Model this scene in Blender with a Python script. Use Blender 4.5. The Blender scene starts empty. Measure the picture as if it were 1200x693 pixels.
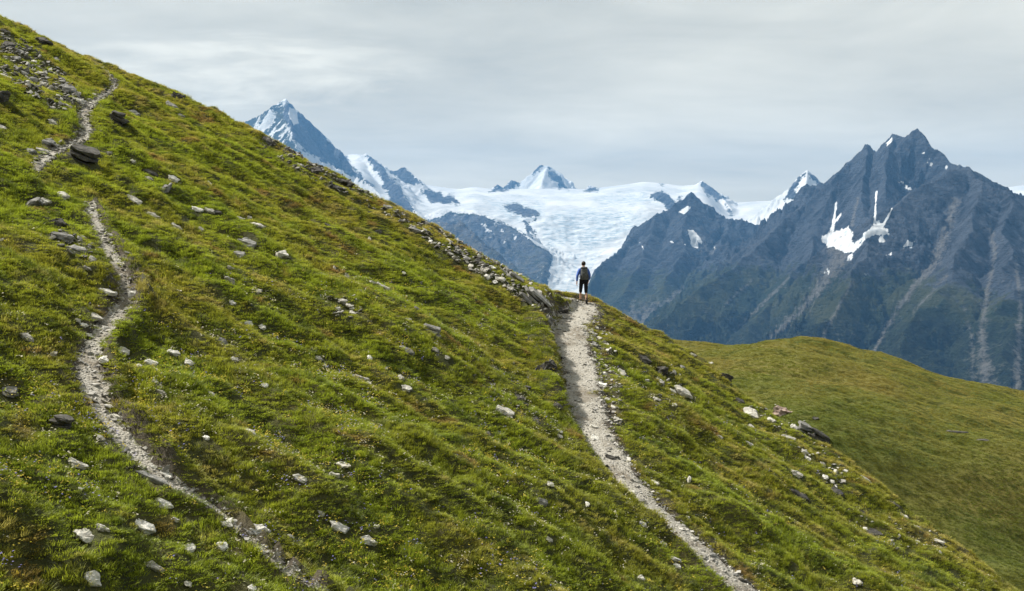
import bpy, bmesh, math, random
import numpy as np
from mathutils import Vector, Matrix

# ------------------------------------------------------------------ camera, sky, sun, exposure
scene = bpy.context.scene
COL = scene.collection
W0, H0 = 1200.0, 693.0            # photograph size used as the measuring grid
F = 1287.0                        # focal length in those pixels
CX, HZ = 600.0, 330.0             # centre column, horizon row

cam_d = bpy.data.cameras.new('camera')
cam = bpy.data.objects.new('camera', cam_d)
COL.objects.link(cam)
cam.location = (0, 0, 0)
cam.rotation_euler = (math.radians(90), 0, 0)
cam_d.sensor_width = 36.0
cam_d.lens = 36.0 * F / W0
cam_d.shift_y = -(H0 / 2 - HZ) / W0
cam_d.clip_start = 0.1
cam_d.clip_end = 60000
scene.camera = cam

SUN_EL, SUN_AZ = math.radians(51), math.radians(-66)   # azimuth from +Y towards +X: from the left, a little ahead
sd = Vector((math.sin(SUN_AZ) * math.cos(SUN_EL), math.cos(SUN_AZ) * math.cos(SUN_EL), math.sin(SUN_EL)))
sun_d = bpy.data.lights.new('sun', 'SUN')
sun_d.energy = 5.0
sun_d.angle = math.radians(2.5)
sun_d.color = (1.0, 0.95, 0.86)
sun = bpy.data.objects.new('sun', sun_d)
COL.objects.link(sun)
sun.rotation_euler = sd.to_track_quat('Z', 'Y').to_euler()

world = bpy.data.worlds.new('World')
scene.world = world
world.use_nodes = True
wt = world.node_tree
wt.nodes.clear()


def N(t, kind, **kw):
    n = t.nodes.new(kind)
    for k, v in kw.items():
        setattr(n, k, v)
    return n


def setin(n, **kw):
    for k, v in kw.items():
        n.inputs[k.replace('_', ' ')].default_value = v


def math_n(t, op, a, b=None, clamp=False):
    n = N(t, 'ShaderNodeMath', operation=op, use_clamp=clamp)
    for i, v in enumerate((a, b)):
        if v is None:
            continue
        if hasattr(v, 'links'):
            t.links.new(v, n.inputs[i])
        else:
            n.inputs[i].default_value = v
    return n.outputs[0]


def maprange(t, v, a, b, c=0.0, d=1.0, smooth=True):
    n = N(t, 'ShaderNodeMapRange', interpolation_type='SMOOTHSTEP' if smooth else 'LINEAR')
    t.links.new(v, n.inputs[0])
    for i, x in enumerate((a, b, c, d)):
        n.inputs[i + 1].default_value = x
    return n.outputs[0]


def mixc(t, fac, a, b):
    n = N(t, 'ShaderNodeMix', data_type='RGBA')
    for sock, v in ((n.inputs[0], fac), (n.inputs[6], a), (n.inputs[7], b)):
        if hasattr(v, 'links'):
            t.links.new(v, sock)
        else:
            sock.default_value = v if not isinstance(v, tuple) or len(v) == 4 else (*v, 1)
    return n.outputs[2]


def noise(t, vec, scale, detail=4.0, rough=0.55, dist=0.0):
    n = N(t, 'ShaderNodeTexNoise')
    setin(n, Scale=scale, Detail=detail, Roughness=rough, Distortion=dist)
    if vec is not None:
        t.links.new(vec, n.inputs['Vector'])
    return n.outputs['Fac']


def build_world(t):
    L = t.links
    tc = N(t, 'ShaderNodeTexCoord')
    sep = N(t, 'ShaderNodeSeparateXYZ')
    L.new(tc.outputs['Generated'], sep.inputs[0])
    sx, sy, sz = sep.outputs
    sky = N(t, 'ShaderNodeTexSky', sky_type='NISHITA')
    sky.sun_disc = False
    sky.sun_elevation = SUN_EL
    sky.sun_rotation = SUN_AZ
    sky.altitude = 2500
    bg1 = N(t, 'ShaderNodeBackground')
    bg1.inputs['Strength'].default_value = 0.1
    L.new(sky.outputs[0], bg1.inputs[0])
    # thin high cloud sheet: coordinates on a flat layer overhead, so that streaks flatten to the horizon
    h = math_n(t, 'ADD', math_n(t, 'MAXIMUM', sz, 0.0), 0.10)
    cx = math_n(t, 'DIVIDE', sx, h)
    cy = math_n(t, 'DIVIDE', sy, h)
    cmb = N(t, 'ShaderNodeCombineXYZ')
    L.new(cx, cmb.inputs[0])
    L.new(cy, cmb.inputs[1])
    rot = N(t, 'ShaderNodeMapping')
    rot.inputs['Rotation'].default_value = (0, 0, 0.30)
    rot.inputs['Scale'].default_value = (0.62, 0.9, 1.0)
    L.new(cmb.outputs[0], rot.inputs[0])
    n1 = noise(t, rot.outputs[0], 0.55, 7, 0.55, 0.5)
    n2 = noise(t, rot.outputs[0], 1.7, 8, 0.62, 0.7)
    n3 = noise(t, rot.outputs[0], 7.0, 5, 0.6, 0.3)
    cl = math_n(t, 'ADD', math_n(t, 'MULTIPLY', n1, 0.66), math_n(t, 'ADD', math_n(t, 'MULTIPLY', n2, 0.27), math_n(t, 'MULTIPLY', n3, 0.07)))
    # a lens-shaped cloud left of the white peaks
    def blob(az, el, rx, ry, tilt):
        ang = N(t, 'ShaderNodeMath', operation='ARCTAN2')
        L.new(sx, ang.inputs[0])
        L.new(sy, ang.inputs[1])
        da = math_n(t, 'SUBTRACT', ang.outputs[0], az)
        de = math_n(t, 'SUBTRACT', math_n(t, 'ARCSINE', sz), el)
        wob = math_n(t, 'MULTIPLY', math_n(t, 'SUBTRACT', n2, 0.5), 0.13)
        de = math_n(t, 'ADD', math_n(t, 'ADD', de, wob), math_n(t, 'MULTIPLY', da, tilt))
        q = math_n(t, 'ADD', math_n(t, 'POWER', math_n(t, 'ABSOLUTE', math_n(t, 'DIVIDE', da, rx)), 2.0),
                   math_n(t, 'POWER', math_n(t, 'ABSOLUTE', math_n(t, 'DIVIDE', de, ry)), 2.0))
        return maprange(t, q, 0.0, 1.5, 1.0, 0.0)
    b = math_n(t, 'MULTIPLY', blob(-0.25, 0.185, 0.16, 0.030, -0.04), maprange(t, n3, 0.3, 0.7, 0.5, 1.2))
    cl = math_n(t, 'ADD', cl, math_n(t, 'MULTIPLY', b, 0.16))
    ramp = N(t, 'ShaderNodeValToRGB')
    L.new(cl, ramp.inputs[0])
    e = ramp.color_ramp.elements
    e[0].position, e[0].color = 0.40, (0.36, 0.365, 0.318, 1)
    e[1].position, e[1].color = 0.64, (0.90, 0.87, 0.74, 1)
    # the sheet is thicker to look through near the horizon: paler there
    hor = maprange(t, sz, 0.02, 0.30, 1.0, 0.0, smooth=False)
    col = mixc(t, math_n(t, 'MULTIPLY', hor, 0.62), ramp.outputs[0], (1.17, 1.01, 0.67))
    bg2 = N(t, 'ShaderNodeBackground')
    bg2.inputs['Strength'].default_value = 0.69
    L.new(col, bg2.inputs[0])
    cov = maprange(t, cl, 0.30, 0.48, 0.93, 0.99)
    mix = N(t, 'ShaderNodeMixShader')
    L.new(cov, mix.inputs[0])
    L.new(bg1.outputs[0], mix.inputs[1])
    L.new(bg2.outputs[0], mix.inputs[2])
    out = N(t, 'ShaderNodeOutputWorld')
    L.new(mix.outputs[0], out.inputs[0])


build_world(wt)
vs = scene.view_settings
vs.view_transform = 'Standard'
vs.look = 'None'
vs.exposure = 0.82
vs.gamma = 1.0
vs.use_curve_mapping = False
scene.cycles.use_denoising = True
scene.cycles.max_bounces = 6
scene.cycles.diffuse_bounces = 3
scene.cycles.transmission_bounces = 4
scene.cycles.volume_bounces = 0

rng = np.random.default_rng(7)
random.seed(7)

# ------------------------------------------------------------------ numeric helpers
_perm = np.random.default_rng(3).permutation(512)
_perm = np.concatenate([_perm, _perm, _perm])
_ga = np.random.default_rng(4).uniform(0, 2 * np.pi, 512)
_gx, _gy = np.cos(_ga), np.sin(_ga)


def perlin(x, y, seed=0):
    x = np.asarray(x, float) + seed * 17.31
    y = np.asarray(y, float) + seed * 9.77
    xi, yi = np.floor(x).astype(np.int64), np.floor(y).astype(np.int64)
    xf, yf = x - xi, y - yi
    u, v = xf * xf * xf * (xf * (xf * 6 - 15) + 10), yf * yf * yf * (yf * (yf * 6 - 15) + 10)

    def g(ix, iy):
        h = _perm[(_perm[ix % 512] + iy) % 512] % 512
        return _gx[h], _gy[h]
    a = g(xi, yi); n00 = a[0] * xf + a[1] * yf
    a = g(xi + 1, yi); n10 = a[0] * (xf - 1) + a[1] * yf
    a = g(xi, yi + 1); n01 = a[0] * xf + a[1] * (yf - 1)
    a = g(xi + 1, yi + 1); n11 = a[0] * (xf - 1) + a[1] * (yf - 1)
    return ((n00 * (1 - u) + n10 * u) * (1 - v) + (n01 * (1 - u) + n11 * u) * v) * 1.5


def fbm(x, y, oct=4, seed=0, gain=0.5, lac=2.03):
    s, a = 0.0, 1.0
    for k in range(oct):
        s = s + a * perlin(x, y, seed + k * 3)
        x, y, a = x * lac, y * lac, a * gain
    return s


def ridged(x, y, oct=4, seed=0, gain=0.5):
    s, a = 0.0, 1.0
    for k in range(oct):
        s = s + a * (1 - 2 * np.abs(perlin(x, y, seed + k * 5)))
        x, y, a = x * 2.07, y * 2.07, a * gain
    return s


def sstep(x, a, b):
    t = np.clip((x - a) / (b - a), 0, 1)
    return t * t * (3 - 2 * t)


def smax(a, b, k):
    h = np.clip(0.5 + 0.5 * (a - b) / k, 0, 1)
    return b * (1 - h) + a * h + k * h * (1 - h)


def poly_dist(x, y, P):
    """distance to a polyline P (n,2), with the arc length and index parameter of the nearest point"""
    best = np.full(np.shape(x), 1e18)
    par = np.zeros(np.shape(x))
    for i in range(len(P) - 1):
        ax, ay = P[i][:2]
        bx, by = P[i + 1][:2]
        dx, dy = bx - ax, by - ay
        t = np.clip(((x - ax) * dx + (y - ay) * dy) / (dx * dx + dy * dy + 1e-12), 0, 1)
        d = (x - ax - t * dx) ** 2 + (y - ay - t * dy) ** 2
        m = d < best
        best = np.where(m, d, best)
        par = np.where(m, i + t, par)
    return np.sqrt(best), par


def grid_mesh(name, X, Y, Z, attrs=None, mat=None, flip=False):
    """mesh sheet from 2-D coordinate arrays"""
    r, c = X.shape
    co = np.stack([X, Y, Z], -1).reshape(-1, 3).astype(np.float32)
    i = np.arange(r * c).reshape(r, c)
    q = np.stack([i[:-1, :-1], i[:-1, 1:], i[1:, 1:], i[1:, :-1]], -1).reshape(-1, 4)
    if flip:
        q = q[:, ::-1]
    me = bpy.data.meshes.new(name)
    me.vertices.add(len(co))
    me.vertices.foreach_set('co', co.ravel())
    me.loops.add(q.size)
    me.loops.foreach_set('vertex_index', q.ravel().astype(np.int32))
    me.polygons.add(len(q))
    me.polygons.foreach_set('loop_start', (np.arange(len(q)) * 4).astype(np.int32))
    me.polygons.foreach_set('use_smooth', np.ones(len(q), bool))
    me.update(calc_edges=True)
    for k, v in (attrs or {}).items():
        a = me.attributes.new(k, 'FLOAT', 'POINT')
        a.data.foreach_set('value', v.ravel().astype(np.float32))
    o = bpy.data.objects.new(name, me)
    COL.objects.link(o)
    if mat:
        me.materials.append(mat)
    return o


def new_mat(name):
    m = bpy.data.materials.new(name)
    m.use_nodes = True
    t = m.node_tree
    b = t.nodes['Principled BSDF']
    b.inputs['Specular IOR Level'].default_value = 0.15
    b.inputs['Roughness'].default_value = 0.9
    return m, t, b


def attr(t, name, kind='GEOMETRY'):
    n = N(t, 'ShaderNodeAttribute', attribute_type=kind)
    n.attribute_name = name
    return n


def bump(t, b, height, strength, distance):
    n = N(t, 'ShaderNodeBump')
    n.inputs['Strength'].default_value = strength
    n.inputs['Distance'].default_value = distance
    t.links.new(height, n.inputs['Height'])
    t.links.new(n.outputs[0], b.inputs['Normal'])


# ------------------------------------------------------------------ the near ground
A_, B_, C_ = 0.477, 0.2397, 10.6


def plane_d(px, py):
    u, v = (px - CX) / F, (HZ - py) / F
    return C_ / (B_ - A_ * u - v)


def on_plane(pts):
    p = np.array(pts, float)
    d = plane_d(p[:, 0], p[:, 1])
    return np.stack([(p[:, 0] - CX) / F * d, d], -1)


CREST = on_plane([(-120, -30), (0, 27), (60, 47), (130, 80), (200, 110), (285, 152), (330, 175), (400, 212), (470, 250), (540, 288),
                  (600, 322), (640, 342), (662, 347), (700, 354), (720, 367), (760, 389), (800, 414), (860, 458), (920, 503),
                  (980, 540), (1080, 614), (1190, 697), (1300, 780)])

MAIN_PX = [(655, 349, 30), (672, 350, 34), (684, 354, 40), (682, 364, 46), (671, 378, 44), (668, 395, 46), (674, 415, 47), (680, 435, 46), (681, 455, 45), (685, 475, 46), (694, 497, 47),
           (709, 525, 46), (727, 553, 46), (750, 580, 44), (780, 608, 42), (815, 640, 42), (850, 672, 44), (884, 703, 46), (920, 740, 48)]
UP_PX = [(112, 75, 10), (124, 86, 12), (135, 95, 13), (132, 105, 13), (118, 113, 15), (106, 121, 17), (97, 134, 19), (100, 148, 20), (103, 157, 21), (90, 167, 20), (66, 177, 20), (52, 186, 20), (45, 193, 16), (40, 200, 12)]
LOW_PX = [(104, 236, 14), (109, 250, 20), (116, 266, 23), (123, 282, 24), (131, 300, 24), (141, 322, 26), (150, 344, 28), (141, 365, 30), (125, 385, 33), (109, 404, 36), (101, 424, 38), (107, 450, 38), (119, 478, 40),
          (138, 505, 40), (160, 532, 40), (185, 556, 40), (213, 573, 36), (240, 586, 30), (262, 601, 26), (285, 625, 24), (310, 646, 24), (340, 669, 24), (375, 691, 24), (410, 715, 24)]


def trail_world(px):
    P = on_plane([(a, b) for a, b, w in px])
    hw = np.array([w * 0.5 / F * d for (a, b, w), d in zip(px, P[:, 1])])
    # widths were measured across the picture: correct for the slant of the line
    p = np.array(px)[:, :2]
    t = np.gradient(p, axis=0)
    sl = np.abs(t[:, 1]) / np.hypot(t[:, 0], t[:, 1])
    return P, hw * (0.68 + 0.27 * sl)


TRAILS = [trail_world(MAIN_PX), trail_world(UP_PX), trail_world(LOW_PX)]
TRAILS[1] = (TRAILS[1][0], TRAILS[1][1] * 0.85)
TRAILS[2] = (TRAILS[2][0], TRAILS[2][1] * np.interp(np.arange(len(LOW_PX)), [0, 8, 14, 18, 24], [0.8, 0.85, 0.85, 0.62, 0.6]) * (0.95 + 0.17 * np.sin(np.arange(len(LOW_PX)) * 1.9)))
GROOVE = [0.03, 0.03, 0.05]


def base_plane(x, y):
    xs = np.maximum(x, -60 - 60 * np.tanh((-x - 60) / 60.0)) if np.any(np.asarray(x) < -60) else x
    z = -C_ - A_ * xs + B_ * y
    b = np.clip(12 - y, 0, 20)
    return z + 0.055 * b * b


SH_PX = np.array([(700, 402), (760, 400), (800, 402), (850, 403), (900, 397), (940, 396), (980, 402), (1050, 422), (1100, 438), (1200, 458), (1300, 484), (1500, 540)], float)
SH_D = np.array([40, 55, 64, 73, 84, 98, 112, 130])
SH_O = np.array([520, 380, 290, 200, 116, 58, 24, 0.0])


def shoulder(x, y):
    yy = np.maximum(y, 20)
    px = CX + F * x / yy
    crest = np.interp(px, SH_PX[:, 0], SH_PX[:, 1])
    # a crease runs down the hollow from the saddle towards the lower right
    off = np.interp(np.clip(yy, 40, 130), SH_D, SH_O)
    z = -(crest + off - HZ) / F * np.clip(yy, 40, 130)
    fold = 1.7 * np.exp(-((yy - 92 + 0.22 * (x - 25)) / 8.0) ** 2) - 1.8 * np.exp(-((yy - 76 + 0.25 * (x - 25)) / 8.0) ** 2)
    z = z + fold * sstep(x, 8, 22)
    z = z - 0.40 * np.maximum(y - 130, 0) - 0.004 * np.clip(y - 122, 0, 60) ** 2
    z = z + 0.7 * fbm(x / 22, y / 22, 3, 51)
    # away to the left the shoulder falls behind the ridge
    z = z - 0.45 * np.maximum(6 - x, 0)
    return z


def crest_y(x):
    return np.interp(x, CREST[:, 0], CREST[:, 1])


def smooth_ground(x, y):
    yc = crest_y(x)
    e = np.maximum(y - yc, 0)
    yb = np.minimum(y, yc)
    z = base_plane(x, yb)
    # rounded crest, then steep fall
    z = z + B_ * e - (B_ + 0.55) * e * e / (e + 1.6)
    sh = shoulder(x, y)
    m = (y > 30)
    return np.where(m, smax(z, sh, 1.2), z)


def hummocks(x, y):
    far = sstep(y, 55, 75)
    # tussock rows and runnels stretch down the fall line
    ly = (x * B_ + y * A_) / 0.534
    lx = (x * A_ - y * B_) / 0.534
    wx = 0.5 * perlin(x / 2.5, y / 2.5, 20)
    n = 0.34 * fbm(lx / 6.0, ly / 4.0, 2, 5)
    n = n + 0.20 * fbm(lx / 1.6 + wx, ly / 1.0 + wx, 2, 8)
    b = 1 - np.abs(perlin(lx / 0.85, ly / 0.70, 11))
    n = n + 0.16 * b * (0.7 + 0.8 * perlin(x / 4, y / 4, 14))
    c = lx / 2.3 + 0.6 * perlin(x / 3, y / 3, 25)
    st = (ly / 0.9 + 1.2 * perlin(c, ly / 3.0, 26)) % 1.0
    n = n + 0.07 * (sstep(st, 0.0, 0.8) - sstep(st, 0.8, 1.0)) * sstep(perlin(c * 0.7, ly / 2.6, 28), 0.0, 0.35)
    n = n + 0.028 * fbm(x / 0.32, y / 0.32, 2, 17)
    nf = 0.5 * fbm(x / 12, y / 12, 2, 31) + 0.24 * (1 - 2 * np.abs(perlin(lx / 9 + wx, ly / 1.9, 33))) + 0.07 * fbm(x / 1.4, y / 1.2, 2, 36)
    return n * (1 - far) + nf * far


def trail_field(x, y):
    """for every point: nearest trail distance in half widths, that trail's level, and its groove depth"""
    q = np.full(np.shape(x), 99.0)
    lev = np.zeros(np.shape(x))
    gr = np.zeros(np.shape(x))
    bank = np.zeros(np.shape(x))
    for (P, hw), g in zip(TRAILS, GROOVE):
        d, par = poly_dist(x, y, P)
        h = np.interp(par, np.arange(len(hw)), hw)
        qx = np.interp(par, np.arange(len(P)), P[:, 0])
        qy = np.interp(par, np.arange(len(P)), P[:, 1])
        r = d / h
        m = r < q
        zc = smooth_ground(qx, qy)
        q = np.where(m, r, q)
        lev = np.where(m, zc, lev)
        gr = np.where(m, g, gr)
        # turf bank along the uphill side (main trail) or both sides (sunken trail)
        if len(P) == len(MAIN_PX):
            bk = 0.42 * (x < qx) * sstep(par, 2.5, 4) * (1 - sstep(par, 9, 11)) + 0.10
        else:
            bk = (0.34 * (x > qx) * (1 - 0.8 * sstep(par, 15, 16) * (1 - sstep(par, 18, 19))) if len(P) == len(LOW_PX) else 0.05) + 0 * par
        bank = np.where(m, bk, bank)
    return q, lev, gr, bank


def ground(x, y):
    x, y = np.asarray(x, float), np.asarray(y, float)
    z = smooth_ground(x, y)
    q, lev, gr, bank = trail_field(x, y)
    w = 1 - sstep(q + 0.15 * perlin(x / 0.5, y / 0.5, 46), 1.0, 1.42)
    w2 = 1 - sstep(q, 0.8, 2.4)
    h = hummocks(x, y)
    zn = z + h * (1 - w2) + bank * np.exp(-((q - 1.75) / 0.65) ** 2) * (0.8 + 0.5 * perlin(x / 0.9, y / 0.9, 47))
    zt = lev + (z - lev) * 0.22 - gr + 0.02 * fbm(x / 0.5, y / 0.5, 2, 44)
    return zn * (1 - w) + zt * w


def axis(segs):
    out = []
    for a, b, s0, s1 in segs:
        n = max(2, int(round((b - a) / (0.5 * (s0 + s1)))))
        t = np.linspace(0, 1, n, endpoint=False)
        # step grows linearly from s0 to s1
        k = (s1 - s0) / (s1 + s0)
        out.append(a + (b - a) * (t * (1 - k) + k * t * t))
    return np.concatenate(out + [[segs[-1][1]]])


gx = axis([(-1400, -120, 120, 30), (-120, -28, 8, 0.6), (-28, 17, 0.135, 0.135), (17, 60, 0.2, 0.55), (60, 150, 0.8, 8), (150, 1500, 30, 120)])
gy = axis([(-60, 6, 5, 0.5), (6, 12, 0.3, 0.14), (12, 52, 0.135, 0.14), (52, 62, 0.3, 0.5), (62, 135, 0.38, 0.45), (135, 220, 1, 8), (220, 1500, 20, 120)])
GX, GY = np.meshgrid(gx, gy)
GZ = np.empty_like(GX)
for i0 in range(0, GX.shape[0], 64):
    GZ[i0:i0 + 64] = ground(GX[i0:i0 + 64], GY[i0:i0 + 64])
GZ = np.maximum(GZ, -640)


def gz(x, y):
    """height of the built ground sheet at (x, y): bilinear on the sheet"""
    x, y = np.asarray(x, float), np.asarray(y, float)
    i = np.clip(np.searchsorted(gx, x) - 1, 0, len(gx) - 2)
    j = np.clip(np.searchsorted(gy, y) - 1, 0, len(gy) - 2)
    tx = (x - gx[i]) / (gx[i + 1] - gx[i])
    ty = (y - gy[j]) / (gy[j + 1] - gy[j])
    return (GZ[j, i] * (1 - tx) + GZ[j, i + 1] * tx) * (1 - ty) + (GZ[j + 1, i] * (1 - tx) + GZ[j + 1, i + 1] * tx) * ty


def gnormal(x, y, e=0.25):
    dx = (gz(x + e, y) - gz(x - e, y)) / (2 * e)
    dy = (gz(x, y + e) - gz(x, y - e)) / (2 * e)
    n = np.stack([-dx, -dy, np.ones_like(dx)], -1)
    return n / np.linalg.norm(n, axis=-1, keepdims=True)


def cast(px, py):
    """ground point seen at a photograph position (walks the ray until it meets the sheet)"""
    d = np.concatenate([np.arange(9, 60, 0.04), np.arange(60, 160, 0.15)])
    for k in range(14):
        u, v = (px - CX) / F, (HZ - (py + 2 * k)) / F
        z = gz(u * d, d)
        hit = np.nonzero(z >= v * d)[0]
        if len(hit):
            dd = d[hit[0]]
            return np.array([u * dd, dd, z[hit[0]]]), dd
    dd = 46.0
    return np.array([(px - CX) / F * dd, dd, gz((px - CX) / F * dd, dd)]), dd


# ---- ground materials
def ground_material():
    m, t, b = new_mat('turf_soil')
    tc = N(t, 'ShaderNodeTexCoord').outputs['Object']
    n1 = noise(t, tc, 0.35, 5, 0.6)
    n2 = noise(t, tc, 3.5, 6, 0.65)
    n3 = noise(t, tc, 14, 4, 0.6)
    c = mixc(t, maprange(t, n2, 0.35, 0.65), (0.030, 0.034, 0.012), (0.062, 0.066, 0.020))
    c = mixc(t, maprange(t, n1, 0.45, 0.7), c, (0.085, 0.075, 0.028))
    c = mixc(t, maprange(t, n3, 0.62, 0.75, 0, 0.6), c, (0.11, 0.085, 0.05))
    # bare earth beside the trails
    e = attr(t, 'earth').outputs['Fac']
    c = mixc(t, e, c, mixc(t, n3, (0.028, 0.023, 0.017), (0.13, 0.11, 0.085)))
    # far sward, too distant to pick blades apart
    fa = attr(t, 'far').outputs['Fac']
    mp = N(t, 'ShaderNodeMapping')
    mp.inputs['Rotation'].default_value = (0, 0, math.atan2(A_, B_))
    mp.inputs['Scale'].default_value = (0.5, 1.4, 1)
    t.links.new(tc, mp.inputs[0])
    f1 = noise(t, mp.outputs[0], 0.07, 4, 0.5)
    f2 = noise(t, mp.outputs[0], 0.8, 5, 0.65)
    fc = mixc(t, maprange(t, f1, 0.38, 0.62), (0.075, 0.092, 0.016), (0.140, 0.120, 0.030))
    fc = mixc(t, maprange(t, f2, 0.4, 0.65, 0, 0.7), fc, (0.125, 0.125, 0.034))
    c = mixc(t, fa, c, fc)
    t.links.new(c, b.inputs['Base Color'])
    h = math_n(t, 'ADD', n2, math_n(t, 'MULTIPLY', n3, 0.5))
    bump(t, b, h, 0.7, 0.08)
    return m


q, lev, gr, bank = trail_field(GX, GY)
earth = (1 - sstep(q + 0.5 * fbm(GX / 0.6, GY / 0.6, 2, 61), 1.3, 2.3))
hill = grid_mesh('hillside', GX, GY, GZ, {'earth': earth, 'far': sstep(GY, 56, 66)}, ground_material())
hill['kind'] = 'structure'
hill['label'] = 'steep grassy alpine slope crossed by the trails'
del q, lev, gr, bank


def gravel_material():
    m, t, b = new_mat('trail_gravel')
    tc = N(t, 'ShaderNodeTexCoord').outputs['Object']
    v = N(t, 'ShaderNodeTexVoronoi')
    v.inputs['Scale'].default_value = 22
    t.links.new(tc, v.inputs['Vector'])
    n1 = noise(t, tc, 1.1, 4, 0.6)
    n2 = noise(t, tc, 9, 6, 0.7)
    sp = N(t, 'ShaderNodeSeparateColor')
    t.links.new(v.outputs['Color'], sp.inputs[0])
    c = mixc(t, sp.outputs[0], (0.21, 0.195, 0.165), (0.42, 0.40, 0.36))
    c = mixc(t, maprange(t, n2, 0.35, 0.7), c, (0.36, 0.34, 0.295))
    c = mixc(t, maprange(t, n1, 0.46, 0.66, 0, 0.85), c, (0.17, 0.145, 0.11))
    t.links.new(c, b.inputs['Base Color'])
    h = math_n(t, 'ADD', math_n(t, 'MULTIPLY', v.outputs['Distance'], -1.0), n2)
    bump(t, b, h, 0.8, 0.03)
    return m


def make_trail(name, idx, label, mat):
    P, hw = TRAILS[idx]
    seg = np.hypot(*np.diff(P, axis=0).T)
    s = np.concatenate([[0], np.cumsum(seg)])
    ns = max(12, int(s[-1] / 0.09))
    ss = np.linspace(0, s[-1], ns)
    cx, cy = np.interp(ss, s, P[:, 0]), np.interp(ss, s, P[:, 1])
    k = np.ones(9) / 9
    cx[4:-4], cy[4:-4] = np.convolve(cx, k, 'valid'), np.convolve(cy, k, 'valid')
    h = np.interp(ss, s, hw)
    tx, ty = np.gradient(cx), np.gradient(cy)
    l = np.hypot(tx, ty)
    nx, ny = -ty / l, tx / l
    acr = np.linspace(-1.35, 1.35, 19)
    Xr = cx[:, None] + nx[:, None] * acr * h[:, None]
    Yr = cy[:, None] + ny[:, None] * acr * h[:, None]
    edge = np.abs(acr)[None, :] + 0.42 * fbm(Xr / 0.55, Yr / 0.55, 3, 70 + idx)
    lift = 0.028 - 0.10 * sstep(edge, 0.72, 1.25)
    o = grid_mesh(name, Xr, Yr, gz(Xr, Yr) + lift, None, mat, flip=True)
    o['kind'] = 'structure'
    o['label'] = label
    return o


GRAVEL = gravel_material()
make_trail('trail', 0, 'wide pale gravel trail climbing to the hiker on the ridge', GRAVEL)
make_trail('trail', 1, 'narrow stony trail high on the left slope', GRAVEL)
make_trail('trail', 2, 'narrow winding stony trail down the left slope', GRAVEL)

# ------------------------------------------------------------------ the mountains
def P3(px, py, km):
    d = km * 1000.0
    return np.array([(px - CX) / F * d, d, (HZ - py) / F * d])


def ridge_height(X, Y, ridges):
    """highest of the flanks falling from each ridge line; also distance from it and position along it"""
    best = np.full(X.shape, -1e9)
    dist = np.zeros(X.shape)
    along = np.zeros(X.shape)
    off = 0.0
    for R in ridges:
        pts = np.array([P3(*p) for p in R['p']])
        seg = np.hypot(*np.diff(pts[:, :2], axis=0).T)
        s = np.concatenate([[0], np.cumsum(seg)])
        d, par = poly_dist(X + 0, Y + 0, pts)
        idx = np.arange(len(pts))
        zr = np.interp(par, idx, pts[:, 2])
        a = np.interp(par, idx, s)
        zr = zr + R.get('jag', 0) * ridged(a / 160 + off, a * 0 + off, 3, 5)
        s0, s1, L = R.get('slope', (1.0, 0.5, 600))
        h = zr - (s1 * d + (s0 - s1) * L * (1 - np.exp(-d / L)))
        m = h > best
        best = np.where(m, h, best)
        dist = np.where(m, d, dist)
        along = np.where(m, a + off * 1000, along)
        off += 7.3
    return best, dist, along


def gullies(dist, along, X, Y, size, amp, seed):
    w = size * (0.8 * fbm(X / (3.1 * size), Y / (3.1 * size), 3, seed + 40) + 0.25 * perlin(X / (0.8 * size), Y / (0.8 * size), seed + 44))
    a = along + w
    g = ridged(a / size, dist / (3.5 * size), 2, seed)
    g2 = ridged((a + 0.5 * w) / (size * 0.34), dist / (1.5 * size), 3, seed + 9)
    m = 0.75 + 0.7 * perlin(X / (2.2 * size), Y / (2.2 * size), seed + 47)
    k = sstep(dist, 0, size * 1.3)
    return amp * (0.30 * g * m + 0.30 * g2 * (1.4 - m)) * k


def warped_ridges(X, Y, R, skyline, amp, seed):
    """ridge flanks whose spurs wander more the further they are from the skyline"""
    _, d0, _ = ridge_height(X, Y, skyline)
    k = amp * (1 - np.exp(-d0 / 350))
    return ridge_height(X + k * fbm(X / 520, Y / 520, 3, seed), Y + k * fbm(X / 520 + 30, Y / 520, 3, seed + 5), R)


def crags(X, Y, size, seed):
    """broken relief: warped ridge noise at several sizes, unit amplitude"""
    wx = size * 0.45 * fbm(X / (1.3 * size), Y / (1.3 * size), 2, seed + 1)
    wy = size * 0.45 * fbm(X / (1.3 * size) + 40, Y / (1.3 * size), 2, seed + 2)
    a = ridged((X + wx) / size, (Y + wy) / size, 5, seed + 3, 0.62)
    b = ridged((X + 0.5 * wy) / (0.31 * size), (Y + 0.5 * wx) / (0.31 * size), 4, seed + 8, 0.64)
    return (a - a.mean()) * (0.8 + 0.5 * perlin(X / (2.5 * size), Y / (2.5 * size), seed + 6)) + 0.34 * (b - b.mean())


def polar(px0, px1, step, y0, y1, rows, power=1.0):
    px = np.arange(px0, px1 + step, step)
    yy = (y0 + (y1 - y0) * np.linspace(0, 1, rows) ** power) * 1000
    PX, YY = np.meshgrid(px, yy)
    return (PX - CX) / F * YY, YY


def to_px(X, Y, Z):
    return CX + F * X / Y, HZ - F * Z / Y


def poly_sd(px, py, poly):
    """signed distance in photograph pixels, positive inside"""
    P = np.array(poly, float)
    d, _ = poly_dist(px, py, np.vstack([P, P[:1]]))
    ins = np.zeros(px.shape, bool)
    n = len(P)
    for i in range(n):
        x0, y0 = P[i]
        x1, y1 = P[(i + 1) % n]
        c = ((y0 > py) != (y1 > py))
        with np.errstate(divide='ignore', invalid='ignore'):
            xi = (x1 - x0) * (py - y0) / (y1 - y0 + 1e-12) + x0
        ins ^= c & (px < xi)
    return np.where(ins, d, -d)


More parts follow.
